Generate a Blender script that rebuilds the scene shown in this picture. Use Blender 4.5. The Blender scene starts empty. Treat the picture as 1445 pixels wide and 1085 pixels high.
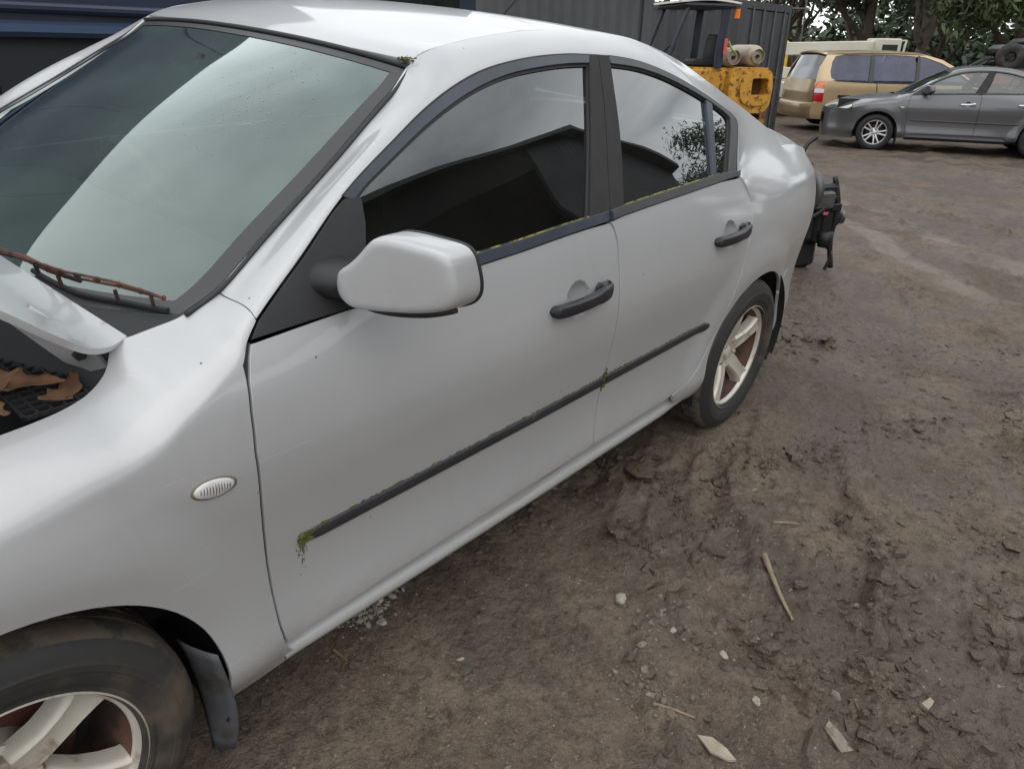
import bpy, math, random
import numpy as np
from mathutils import Vector, Matrix
from mathutils.geometry import delaunay_2d_cdt
random.seed(7); RNG=np.random.default_rng(11)
SC=bpy.context.scene; COL=SC.collection
# ------------------------------------------------------------------ camera
cd=bpy.data.cameras.new('camera'); cam=bpy.data.objects.new('camera',cd); COL.objects.link(cam); SC.camera=cam
cd.sensor_width=36; cd.lens=26.97; cd.clip_start=.05; cd.clip_end=600
_r=Vector((.64179464,-.76663298,.01932657)); _u=Vector((.29903692,.27338951,.91424017)); _f=Vector((.70617035,.58097509,-.40471149))
cam.matrix_world=Matrix(((_r.x,_u.x,-_f.x,-.1484),(_r.y,_u.y,-_f.y,-2.0028),(_r.z,_u.z,-_f.z,1.36098),(0,0,0,1)))
# ------------------------------------------------------------------ sky: overcast cloud over a Nishita sky
SUN_EL,SUN_AZ=math.radians(52),math.radians(205)
wd=bpy.data.worlds.new('World'); SC.world=wd; wd.use_nodes=True
nt=wd.node_tree; N=nt.nodes; LK=nt.links; N.clear()
out=N.new('ShaderNodeOutputWorld'); bg=N.new('ShaderNodeBackground'); LK.new(bg.outputs[0],out.inputs[0])
sky=N.new('ShaderNodeTexSky'); sky.sky_type='NISHITA'; sky.sun_disc=False; sky.sun_elevation=SUN_EL; sky.sun_rotation=SUN_AZ
sky.air_density=1.0; sky.dust_density=2.0
tc=N.new('ShaderNodeTexCoord'); sep=N.new('ShaderNodeSeparateXYZ'); LK.new(tc.outputs['Generated'],sep.inputs[0])
mx=N.new('ShaderNodeMath'); mx.operation='MAXIMUM'; LK.new(sep.outputs[2],mx.inputs[0]); mx.inputs[1].default_value=.06
ad=N.new('ShaderNodeMath'); ad.operation='ADD'; LK.new(mx.outputs[0],ad.inputs[0]); ad.inputs[1].default_value=.12
dv=N.new('ShaderNodeVectorMath'); dv.operation='DIVIDE'; LK.new(tc.outputs['Generated'],dv.inputs[0])
cb=N.new('ShaderNodeCombineXYZ'); [LK.new(ad.outputs[0],cb.inputs[i]) for i in range(3)]; LK.new(cb.outputs[0],dv.inputs[1])
mp=N.new('ShaderNodeMapping'); LK.new(dv.outputs[0],mp.inputs[0]); mp.inputs['Scale'].default_value=(1.0,.62,0); mp.inputs['Rotation'].default_value=(0,0,.5); mp.inputs['Location'].default_value=(3.1,1.7,0)
nz=N.new('ShaderNodeTexNoise'); LK.new(mp.outputs[0],nz.inputs['Vector']); nz.inputs['Scale'].default_value=.85; nz.inputs['Detail'].default_value=7; nz.inputs['Roughness'].default_value=.56; nz.inputs['Distortion'].default_value=.35
cr=N.new('ShaderNodeValToRGB'); LK.new(nz.outputs['Fac'],cr.inputs[0])
e=cr.color_ramp; e.elements[0].position=.34; e.elements[0].color=(.36,.38,.41,1); e.elements[1].position=.66; e.elements[1].color=(1.0,1.0,1.0,1)
m_=e.elements.new(.5); m_.color=(.76,.775,.79,1)
sm=N.new('ShaderNodeMix'); sm.data_type='RGBA'; sm.blend_type='MULTIPLY'; sm.inputs[0].default_value=1
LK.new(cr.outputs[0],sm.inputs[6]); sm.inputs[7].default_value=(19.6,19.8,20.0,1)
mixw=N.new('ShaderNodeMix'); mixw.data_type='RGBA'; mixw.inputs[0].default_value=.93
LK.new(sky.outputs[0],mixw.inputs[6]); LK.new(sm.outputs[2],mixw.inputs[7]); LK.new(mixw.outputs[2],bg.inputs[0])
bg.inputs[1].default_value=.10
# ------------------------------------------------------------------ sun behind cloud
sl=bpy.data.lights.new('sun','SUN'); sl.energy=.7; sl.angle=math.radians(60); sl.color=(1,.97,.93)
so=bpy.data.objects.new('sun',sl); COL.objects.link(so)
so.rotation_euler=(math.pi/2-SUN_EL,0,math.pi-SUN_AZ)
so.location=(0,0,20)
vs=SC.view_settings; vs.view_transform='Standard'; vs.look='None'; vs.exposure=.10; vs.gamma=1; vs.use_curve_mapping=False
SC.cycles.use_denoising=True; SC.cycles.use_adaptive_sampling=True; SC.cycles.adaptive_threshold=.02; SC.cycles.max_bounces=5; SC.cycles.diffuse_bounces=3; SC.cycles.glossy_bounces=4; SC.cycles.transparent_max_bounces=10; SC.cycles.sample_clamp_indirect=6
SC.render.film_transparent=False
# ------------------------------------------------------------------ object helpers
def link(o,parent=None):
    COL.objects.link(o)
    if parent is not None: o.parent=parent
    return o
def thing(name,label,cat,loc=(0,0,0),rot=(0,0,0),group=None,parent=None):
    o=bpy.data.objects.new(name,None); o.empty_display_size=.1; link(o,parent); o.location=loc; o.rotation_euler=rot
    tag(o,label,cat,group); return o
def tag(o,label=None,cat=None,group=None,kind=None):
    if label: o['label']=label
    if cat: o['category']=cat
    if group: o['group']=group
    if kind: o['kind']=kind
    return o
def mk(name,V,F,mat,parent=None,normals=None,smooth=True,mirror=False):
    V=np.asarray(V,float)
    if mirror:
        V=V*np.array([1,-1,1]); F=[tuple(reversed(f)) for f in F]
        if normals is not None: normals=np.asarray(normals)*np.array([1,-1,1])
    me=bpy.data.meshes.new(name); me.from_pydata(V.tolist(),[],[tuple(int(i) for i in f) for f in F]); me.update()
    if smooth: me.polygons.foreach_set('use_smooth',[True]*len(me.polygons))
    if normals is not None: me.normals_split_custom_set_from_vertices(np.asarray(normals,float).tolist())
    if mat is not None: me.materials.append(mat)
    return link(bpy.data.objects.new(name,me),parent)
class MB:
    """collects primitive shapes into one mesh"""
    def __init__(s): s.V=[]; s.F=[]
    def add(s,V,F):
        n=len(s.V); s.V+= [tuple(v) for v in V]; s.F+=[tuple(i+n for i in f) for f in F]; return s
    def box(s,a,b,rot=None,bev=0.):
        a=np.array(a,float); b=np.array(b,float); c=(a+b)/2; h=(b-a)/2
        if bev<=0:
            V=[(sx*h[0],sy*h[1],sz*h[2]) for sx in(-1,1) for sy in(-1,1) for sz in(-1,1)]
            F=[(0,1,3,2),(4,6,7,5),(0,4,5,1),(2,3,7,6),(0,2,6,4),(1,5,7,3)]
        else:
            bev=min(bev,*(h*.98)); V=[];F=[]; ring=[]
            k=bev
            for zi,(zz,ins) in enumerate(((-h[2],k),(-h[2]+k,0),(h[2]-k,0),(h[2],k))):
                X=h[0]-ins; Y=h[1]-ins
                ring.append(len(V)); V+=[(-X+k,-Y,zz),(X-k,-Y,zz),(X,-Y+k,zz),(X,Y-k,zz),(X-k,Y,zz),(-X+k,Y,zz),(-X,Y-k,zz),(-X,-Y+k,zz)]
            for q in range(3):
                for i in range(8): F.append((ring[q]+i,ring[q]+(i+1)%8,ring[q+1]+(i+1)%8,ring[q+1]+i))
            F.append(tuple(ring[0]+i for i in reversed(range(8)))); F.append(tuple(ring[3]+i for i in range(8)))
        V=np.array(V)
        if rot is not None: V=V@np.array(rot).T
        return s.add(V+c,F)
    def tube(s,P,R,n=10,cap=True,closed=False):
        P=np.asarray(P,float); m=len(P); R=np.full(m,R) if np.isscalar(R) else np.asarray(R,float)
        T=np.gradient(P,axis=0); T/=np.linalg.norm(T,axis=1,keepdims=True)+1e-12
        a=np.array([0,0,1.]) if abs(T[0][2])<.9 else np.array([1.,0,0]); V=[]
        for i in range(m):
            a=a-T[i]*(a@T[i]); a/=np.linalg.norm(a)+1e-12; b=np.cross(T[i],a)
            for k in range(n):
                t=2*math.pi*k/n; V.append(P[i]+R[i]*(math.cos(t)*a+math.sin(t)*b))
        F=[(i*n+k,i*n+(k+1)%n,(i+1)*n+(k+1)%n,(i+1)*n+k) for i in range(m-1) for k in range(n)]
        if cap: F+= [tuple(reversed(range(n))),tuple((m-1)*n+k for k in range(n))]
        return s.add(V,F)
    def lathe(s,prof,n=48,axis='y',c=(0,0,0),closed=False):
        """prof: (r, h) pairs round the axis"""
        V=[]; m=len(prof)
        for k in range(n):
            t=2*math.pi*k/n; ct,st=math.cos(t),math.sin(t)
            for r,h in prof:
                V.append({'y':(r*ct,h,r*st),'z':(r*ct,r*st,h),'x':(h,r*ct,r*st)}[axis])
        F=[(k*m+i,k*m+i+1,((k+1)%n)*m+i+1,((k+1)%n)*m+i) for k in range(n) for i in range(m-1)]
        return s.add(np.array(V)+np.array(c),F)
    def ell(s,c,r,n=12,m=8):
        V=[];F=[]
        for j in range(m+1):
            p=math.pi*j/m
            for k in range(n):
                t=2*math.pi*k/n; V.append((c[0]+r[0]*math.sin(p)*math.cos(t),c[1]+r[1]*math.sin(p)*math.sin(t),c[2]+r[2]*math.cos(p)))
        for j in range(m):
            for k in range(n): F.append((j*n+k,(j+1)*n+k,(j+1)*n+(k+1)%n,j*n+(k+1)%n))
        return s.add(V,F)
    def prism(s,poly,d0,d1,plane='xz'):
        """polygon in a plane extruded along the third axis from d0 to d1"""
        n=len(poly); V=[]
        for d in (d0,d1):
            for p,q in poly: V.append({'xz':(p,d,q),'yz':(d,p,q),'xy':(p,q,d)}[plane])
        F=[tuple(range(n)),tuple(reversed(range(n,2*n)))]+[(i,i+n,(i+1)%n+n,(i+1)%n) for i in range(n)]
        return s.add(V,F)
    def build(s,name,mat,parent=None,smooth=False,mirror=False):
        o=mk(name,s.V,s.F,mat,parent,smooth=smooth,mirror=mirror); fixn(o.data)
        return o
def fixn(me):
    import bmesh
    b=bmesh.new(); b.from_mesh(me); bmesh.ops.remove_doubles(b,verts=b.verts,dist=1e-6); bmesh.ops.recalc_face_normals(b,faces=b.faces); b.to_mesh(me); b.free()
def autosmooth(o,ang=35):
    me=o.data
    me.polygons.foreach_set('use_smooth',[True]*len(me.polygons)); me.set_sharp_from_angle(angle=math.radians(ang)); return o
def rotz(a): c,s=math.cos(a),math.sin(a); return np.array([[c,-s,0],[s,c,0],[0,0,1]])
def roty(a): c,s=math.cos(a),math.sin(a); return np.array([[c,0,s],[0,1,0],[-s,0,c]])
def rotx(a): c,s=math.cos(a),math.sin(a); return np.array([[1,0,0],[0,c,-s],[0,s,c]])
# ------------------------------------------------------------------ materials
MATS={}
def mat(name,col,rough=.5,metal=0.,coat=0.,coat_r=.1,vary=0.,scale=6.,col2=None,thr=(.45,.65),bump=0.,bscale=60.,rvar=0.,spec=.5,detail=6,streak=None,bdist=.002):
    """principled material with procedural colour wear (col2 in noise patches), brightness variation and fine bump"""
    if name in MATS: return MATS[name]
    m=bpy.data.materials.new(name); m.use_nodes=True; t=m.node_tree; n=t.nodes; l=t.links; b=n['Principled BSDF']
    b.inputs['Base Color'].default_value=(*col,1); b.inputs['Roughness'].default_value=rough; b.inputs['Metallic'].default_value=metal
    b.inputs['Coat Weight'].default_value=coat; b.inputs['Coat Roughness'].default_value=coat_r; b.inputs['Specular IOR Level'].default_value=spec
    tcn=n.new('ShaderNodeTexCoord'); src=tcn.outputs['Object']
    if streak is not None:
        mpn=n.new('ShaderNodeMapping'); mpn.inputs['Scale'].default_value=streak; l.new(src,mpn.inputs[0]); src=mpn.outputs[0]
    def noise(sc,dt=detail,ro=.6):
        q=n.new('ShaderNodeTexNoise'); q.inputs['Scale'].default_value=sc; q.inputs['Detail'].default_value=dt; q.inputs['Roughness'].default_value=ro; l.new(src,q.inputs['Vector']); return q.outputs['Fac']
    last=None
    if vary>0:
        mr=n.new('ShaderNodeMapRange'); l.new(noise(scale*.7),mr.inputs[0]); mr.inputs[1].default_value=.3; mr.inputs[2].default_value=.7; mr.inputs[3].default_value=1-vary; mr.inputs[4].default_value=1+vary
        mu=n.new('ShaderNodeMix'); mu.data_type='RGBA'; mu.blend_type='MULTIPLY'; mu.inputs[0].default_value=1; mu.inputs[6].default_value=(*col,1); l.new(mr.outputs[0],mu.inputs[7]); last=mu.outputs[2]
    if col2 is not None:
        mr=n.new('ShaderNodeMapRange'); mr.interpolation_type='SMOOTHSTEP'; l.new(noise(scale),mr.inputs[0]); mr.inputs[1].default_value=thr[0]; mr.inputs[2].default_value=thr[1]
        mu=n.new('ShaderNodeMix'); mu.data_type='RGBA'; l.new(mr.outputs[0],mu.inputs[0]); mu.inputs[7].default_value=(*col2,1)
        if last is not None: l.new(last,mu.inputs[6])
        else: mu.inputs[6].default_value=(*col,1)
        last=mu.outputs[2]
    if last is not None: l.new(last,b.inputs['Base Color'])
    if rvar>0:
        mr=n.new('ShaderNodeMapRange'); l.new(noise(scale*2.3),mr.inputs[0]); mr.inputs[1].default_value=.3; mr.inputs[2].default_value=.7; mr.inputs[3].default_value=max(0,rough-rvar); mr.inputs[4].default_value=min(1,rough+rvar); l.new(mr.outputs[0],b.inputs['Roughness'])
    if bump>0:
        bp=n.new('ShaderNodeBump'); bp.inputs['Strength'].default_value=bump; bp.inputs['Distance'].default_value=bdist; l.new(noise(bscale,4),bp.inputs['Height']); l.new(bp.outputs[0],b.inputs['Normal'])
    MATS[name]=m; return m
def glass(name,tint,body=(.01,.012,.012),diff=.0,rough=.0,refl=1.0,dcol=(.45,.43,.38),gcol=(.95,.97,.97)):
    """window pane: dielectric Fresnel reflection over tinted transparency, a little dust"""
    if name in MATS: return MATS[name]
    m=bpy.data.materials.new(name); m.use_nodes=True; t=m.node_tree; n=t.nodes; l=t.links; n.clear()
    o=n.new('ShaderNodeOutputMaterial'); fr=n.new('ShaderNodeFresnel'); fr.inputs[0].default_value=1.52
    mu=n.new('ShaderNodeMath'); mu.operation='MULTIPLY'; mu.use_clamp=True; mu.inputs[1].default_value=1.7*refl; l.new(fr.outputs[0],mu.inputs[0])
    tr=n.new('ShaderNodeBsdfTransparent'); tr.inputs[0].default_value=(*tint,1)
    gl=n.new('ShaderNodeBsdfGlossy'); gl.inputs['Roughness'].default_value=rough; gl.inputs[0].default_value=(*gcol,1)
    df=n.new('ShaderNodeBsdfDiffuse'); df.inputs[0].default_value=(*dcol,1)
    a=n.new('ShaderNodeMixShader'); l.new(tr.outputs[0],a.inputs[1]); l.new(df.outputs[0],a.inputs[2])
    tcn=n.new('ShaderNodeTexCoord'); nz=n.new('ShaderNodeTexNoise'); nz.inputs['Scale'].default_value=3; nz.inputs['Detail'].default_value=8; l.new(tcn.outputs['Object'],nz.inputs['Vector'])
    mr=n.new('ShaderNodeMapRange'); l.new(nz.outputs['Fac'],mr.inputs[0]); mr.inputs[1].default_value=.35; mr.inputs[2].default_value=.75; mr.inputs[3].default_value=diff*.4; mr.inputs[4].default_value=diff*1.6; l.new(mr.outputs[0],a.inputs[0])
    b=n.new('ShaderNodeMixShader'); l.new(mu.outputs[0],b.inputs[0]); l.new(a.outputs[0],b.inputs[1]); l.new(gl.outputs[0],b.inputs[2]); l.new(b.outputs[0],o.inputs[0])
    MATS[name]=m; return m
# ------------------------------------------------------------------ car body surface: half width as a function of (x, z)
def _smooth(xk,yk,lo,hi,sig,n):
    t=np.linspace(lo,hi,n); y=np.interp(t,xk,yk); dt=t[1]-t[0]; m=int(4*sig/dt)+1
    k=np.exp(-.5*((np.arange(-m,m+1)*dt)/sig)**2); k/=k.sum()
    yp=np.r_[y[0]+(np.arange(-m,0))*(y[1]-y[0]),y,y[-1]+np.arange(1,m+1)*(y[-1]-y[-2])]
    return t,np.convolve(yp,k,'valid')
_ZT,_ZW=_smooth([.10,.20,.24,.29,.335,.40,.46,.53,.62,.70,.77,.83,.90,.96,1.00,1.05,1.20,1.40,1.5],
                [.80,.835,.846,.866,.8705,.862,.8585,.861,.8695,.8785,.8805,.8725,.856,.840,.8265,.806,.733,.632,.58],.05,1.55,.016,3001)
_XT,_XW=_smooth([-1.2,-.95,-.80,-.65,-.45,-.2,0,.3,.6,1.3,2.0,2.45,2.64,2.9,3.2,3.4,3.52,3.62],
                [-.62,-.40,-.255,-.14,-.05,-.012,-.004,-.008,-.004,0,-.003,-.008,-.010,-.028,-.07,-.115,-.165,-.26],-1.2,3.75,.05,3001)
_HX=[1.412,2.302]; _HZ=[.845,.864]
def sst(a,b,x):
    t=np.clip((x-a)/(b-a),0,1); return t*t*(3-2*t)
def Sw(x,z):
    x=np.asarray(x,float); z=np.asarray(z,float)
    w=np.interp(z,_ZT,_ZW)+np.interp(x,_XT,_XW)
    # cowl / cabin narrowing in plan above the belt
    up=sst(.86,1.06,z); w=w-up*(.034*(1-sst(.42,1.1,x))**1.5+.022*sst(1.5,3.1,x))
    for cx,R in ((0.,.373),(2.64,.347)):
        r=np.hypot(x-cx,z-.31); w=w+.017*(1-sst(R+.035,R+.17,r))*sst(.2,.34,z)
    for hx,hz in zip(_HX,_HZ):
        e=((x-hx)/.050)**2+((z-hz)/.044)**2; w=w-.025*np.clip(1-e,0,1)**.62*(e<1)
    return w
def S(x,z,off=0.):
    x=np.asarray(x,float); z=np.asarray(z,float); P=np.stack([x,-Sw(x,z),z],-1)
    return P+off*SN(x,z) if np.any(off) else P
def SN(x,z):
    e=2e-3; wx=(Sw(x+e,z)-Sw(x-e,z))/(2*e); wz=(Sw(x,z+e)-Sw(x,z-e))/(2*e)
    n=np.stack([-wx,-np.ones_like(wx),-wz],-1); return n/np.linalg.norm(n,axis=-1,keepdims=True)

def resample(P,n=None,step=None,closed=False):
    P=np.asarray(P,float)
    if closed: P=np.vstack([P,P[:1]])
    d=np.r_[0,np.cumsum(np.linalg.norm(np.diff(P,axis=0),axis=1))]
    if n is None: n=max(2,int(round(d[-1]/step))+1)
    t=np.linspace(0,d[-1],n); Q=np.stack([np.interp(t,d,P[:,k]) for k in range(P.shape[1])],-1)
    return Q[:-1] if closed else Q
def crom(P,n=12):
    """smooth curve through control points"""
    P=np.asarray(P,float); A=np.vstack([2*P[0]-P[1],P,2*P[-1]-P[-2]]); out=[]
    for i in range(1,len(A)-2):
        p0,p1,p2,p3=A[i-1:i+3]; a=.5
        t0=0; t1=t0+np.linalg.norm(p1-p0)**a+1e-9; t2=t1+np.linalg.norm(p2-p1)**a+1e-9; t3=t2+np.linalg.norm(p3-p2)**a+1e-9
        for t in np.linspace(t1,t2,n,endpoint=False):
            A1=(t1-t)/(t1-t0)*p0+(t-t0)/(t1-t0)*p1; A2=(t2-t)/(t2-t1)*p1+(t-t1)/(t2-t1)*p2; A3=(t3-t)/(t3-t2)*p2+(t-t2)/(t3-t2)*p3
            B1=(t2-t)/(t2-t0)*A1+(t-t0)/(t2-t0)*A2; B2=(t3-t)/(t3-t1)*A2+(t-t1)/(t3-t1)*A3
            out.append((t2-t)/(t2-t1)*B1+(t-t1)/(t2-t1)*B2)
    out.append(P[-1]); return np.array(out)
def inside(poly,pts):
    x,y=pts[:,0],pts[:,1]; r=np.zeros(len(pts),bool); j=len(poly)-1
    for i in range(len(poly)):
        xi,yi=poly[i]; xj,yj=poly[j]
        c=((yi>y)!=(yj>y))&(x<(xj-xi)*(y-yi)/(yj-yi+1e-15)+xi); r^=c; j=i
    return r
def inset(poly,d):
    P=np.asarray(poly,float); A=np.sum(P[:,0]*np.roll(P[:,1],-1)-np.roll(P[:,0],-1)*P[:,1])
    if A<0: P=P[::-1]
    T=np.roll(P,-1,0)-np.roll(P,1,0); T/=np.linalg.norm(T,axis=1,keepdims=True)+1e-12
    return P+d*np.stack([-T[:,1],T[:,0]],-1)
def flange(V,F,Nn,depth=.012,rnd=.0009,loop=None):
    """roll the free edge of a panel inwards so that it has thickness"""
    V=list(map(tuple,V)); F=[tuple(f) for f in F]; Nn=list(map(tuple,Nn))
    e={}
    for f in F:
        for i in range(len(f)):
            a,b=f[i],f[(i+1)%len(f)]; e[(a,b)]=1
    bd=[(a,b) for (a,b) in e if (b,a) not in e]; nxt={a:b for a,b in bd}; prv={b:a for a,b in bd}
    Va=np.array(V); Na=np.array(Nn); r1={}; r2={}
    for a,b in bd:
        p=prv.get(a,a); t=Va[b]-Va[p]; n_=Na[a]; o=np.cross(t,n_); L=np.linalg.norm(o)
        o=o/L if L>1e-9 else np.zeros(3)
        r1[a]=len(V); V.append(tuple(Va[a]+o*rnd-n_*rnd)); q=o+n_*.35; Nn.append(tuple(q/(np.linalg.norm(q)+1e-9)))
        r2[a]=len(V); V.append(tuple(Va[a]+o*rnd*.6-n_*depth)); Nn.append(tuple(o if L>1e-9 else n_))
    for a,b in bd:
        if a in r1 and b in r1:
            F.append((b,a,r1[a],r1[b])); F.append((r1[b],r1[a],r2[a],r2[b]))
    return np.array(V),F,np.array(Nn)
def spanel(poly,off=0.,step=.022,gap=.0022,depth=.014,extra=None,surf=None):
    """panel cut from the side surface by an outline in (x, z)"""
    surf=surf or (S,SN); P=resample(poly,step=.012,closed=True)
    A=np.sum(P[:,0]*np.roll(P[:,1],-1)-np.roll(P[:,0],-1)*P[:,1])
    P=inset(P,gap) if gap else (P if A>0 else P[::-1])
    lo,hi=P.min(0),P.max(0); gx=np.arange(lo[0],hi[0],step); gz=np.arange(lo[1],hi[1],step*.8)
    G=np.stack(np.meshgrid(gx,gz),-1).reshape(-1,2); G[:,0]+=.5*step*(np.floor((G[:,1]-lo[1])/(step*.8)+.5)%2)
    if extra is not None:
        for (ex,ez,rx,rz,st) in extra:
            q=np.stack(np.meshgrid(np.arange(ex-rx,ex+rx,st),np.arange(ez-rz,ez+rz,st)),-1).reshape(-1,2)
            G=G[~((abs(G[:,0]-ex)<rx+st*.5)&(abs(G[:,1]-ez)<rz+st*.5))]; G=np.vstack([G,q])
    G=G[inside(P,G)]
    d=np.min(np.linalg.norm(G[:,None,:]-P[None,::1,:],axis=2),axis=1) if len(G) else np.zeros(0)
    G=G[d>.007]
    pts=[Vector(p) for p in np.vstack([P,G])]; ed=[(i,(i+1)%len(P)) for i in range(len(P))]
    v,_,f,_,_,_=delaunay_2d_cdt(pts,ed,[],1,1e-7)
    v=np.array([(a.x,a.y) for a in v]); V=surf[0](v[:,0],v[:,1]); Nn=surf[1](v[:,0],v[:,1])
    if off: V=V+Nn*off
    F=[]
    for t in f:
        a,b,c=V[t[0]],V[t[1]],V[t[2]]
        F.append(tuple(t) if np.dot(np.cross(b-a,c-a),Nn[t[0]])>0 else tuple(reversed(t)))
    return flange(V,F,Nn,depth) if depth else (V,F,Nn)
def gridpatch(G,depth=.012,flip=None):
    """G: (n,m,3) grid -> verts, quads, normals from differences"""
    G=np.asarray(G,float); n,m=G.shape[:2]
    du=np.gradient(G,axis=0); dv=np.gradient(G,axis=1); Nn=np.cross(du,dv); Nn/=np.linalg.norm(Nn,axis=2,keepdims=True)+1e-12
    F=[(i*m+j,(i+1)*m+j,(i+1)*m+j+1,i*m+j+1) for i in range(n-1) for j in range(m-1)]
    if flip: F=[tuple(reversed(f)) for f in F]; Nn=-Nn
    V=G.reshape(-1,3); Nn=Nn.reshape(-1,3)
    return flange(V,F,Nn,depth) if depth else (V,F,Nn)
def hstrip(Lc,nL,Uc,nU,m=14,kL=1.,kU=1.):
    """Hermite strip between two space curves with given surface normals"""
    Lc=np.asarray(Lc,float); Uc=np.asarray(Uc,float); ch=Uc-Lc; ln=np.linalg.norm(ch,axis=1,keepdims=True)
    def tg(nn,k):
        nn=nn/np.linalg.norm(nn,axis=1,keepdims=True); t=ch-np.sum(ch*nn,1,keepdims=True)*nn; return t/np.linalg.norm(t,axis=1,keepdims=True)*ln*k
    TL=tg(nL,kL); TU=tg(nU,kU); s=np.linspace(0,1,m)[None,:,None]
    return (2*s**3-3*s**2+1)*Lc[:,None]+(s**3-2*s**2+s)*TL[:,None]+(-2*s**3+3*s**2)*Uc[:,None]+(s**3-s**2)*TU[:,None]
def sstrip(A,B,off=0.,m=4,n=60,depth=.006,a=0.,b=1.):
    """strip lying on the side surface between two (x, z) lines"""
    A=resample(crom(A,6),n=n); B=resample(crom(B,6),n=n)
    t=np.linspace(a,b,m)[None,:,None]; q=A[:,None]*(1-t)+B[:,None]*t
    V=S(q[...,0],q[...,1])+SN(q[...,0],q[...,1])*off
    g=gridpatch(V,0); 
    fl=np.sum(g[2]*SN(q[...,0],q[...,1]).reshape(-1,3))<0
    return gridpatch(V,depth,flip=fl)
# ---- outlines of the small car in (x, z), metres from the front axle
FGAP=[(.499,.966),(.487,.945),(.474,.910),(.466,.865),(.460,.788),(.464,.681),(.473,.558),(.482,.441),(.488,.368),(.497,.318)]
BGAP=[(1.584,1.010),(1.597,.992),(1.608,.956),(1.608,.908),(1.603,.823),(1.604,.730),(1.606,.651),(1.605,.563),(1.599,.449),(1.595,.336)]
RGAP=[(2.428,1.030),(2.490,.996),(2.507,.960),(2.484,.892),(2.457,.809),(2.421,.699),(2.379,.594),(2.318,.480),(2.238,.388),(2.180,.348),(2.090,.328)]
BELT=[(.503,.970),(.688,.978),(.87,.986),(1.052,.995),(1.217,1.000),(1.348,1.006),(1.478,1.010),(1.586,1.013),(1.661,1.017),(1.836,1.023),(2.076,1.029),(2.28,1.034),(2.428,1.036)]
DLO=[(.503,.976),(.528,.997),(.571,1.025),(.627,1.064),(.696,1.113),(.758,1.158),(.808,1.189),(.860,1.217),(.925,1.250),(1.004,1.289),(1.081,1.321),(1.161,1.348),(1.230,1.366),(1.318,1.381),(1.443,1.394),(1.584,1.400),(1.713,1.399),(1.804,1.394),(1.914,1.383),(2.050,1.358),(2.191,1.321),(2.320,1.279),(2.423,1.240),(2.480,1.214),(2.497,1.195),(2.476,1.151),(2.43,1.080),(2.412,1.046)]
INNER=[(.448,-.702,.990),(.523,-.692,1.018),(.642,-.666,1.09),(.805,-.631,1.184),(.973,-.593,1.287),(1.03,-.581,1.321),(1.072,-.572,1.352),(1.095,-.566,1.378),(1.135,-.563,1.395),(1.213,-.563,1.4115),(1.295,-.563,1.425),(1.40,-.563,1.438),(1.49,-.563,1.446),(1.70,-.563,1.452),(1.86,-.565,1.446),(2.0,-.569,1.432),(2.265,-.58,1.374),(2.5,-.595,1.298),(2.77,-.61,1.209),(2.95,-.622,1.146),(3.06,-.632,1.104)]
HOODE=[(-.70,-.56,.665),(-.62,-.645,.715),(-.45,-.705,.785),(-.2,-.738,.85),(0,-.752,.888),(.13,-.757,.905),(.17,-.757,.908),(.22,-.752,.912),(.268,-.735,.918),(.305,-.712,.932),(.325,-.693,.945),(.342,-.674,.960)]
ARCH_F=(0.,.31,.373); ARCH_R=(2.64,.312,.350)
def arc(c,a0,a1,n=24):
    k=1.17 if c[0]==2.64 else 1.   # the rear arch opens further behind the wheel
    return [(c[0]+c[2]*math.cos(t)*(k if math.cos(t)>0 else 1),c[1]+c[2]*math.sin(t)) for t in np.radians(np.linspace(a0,a1,n))]
_cache={}
def cached(key,fn):
    if key not in _cache: _cache[key]=fn()
    return _cache[key]
def both(name,key,fn,mt,parent,label=None):
    """the part on the near side and its mirror image on the far side"""
    g=cached(key,fn); a=mk(name,g[0],g[1],mt,parent,g[2]); b=mk(name,g[0],g[1],mt,parent,g[2],mirror=True)
    return a,b
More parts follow.
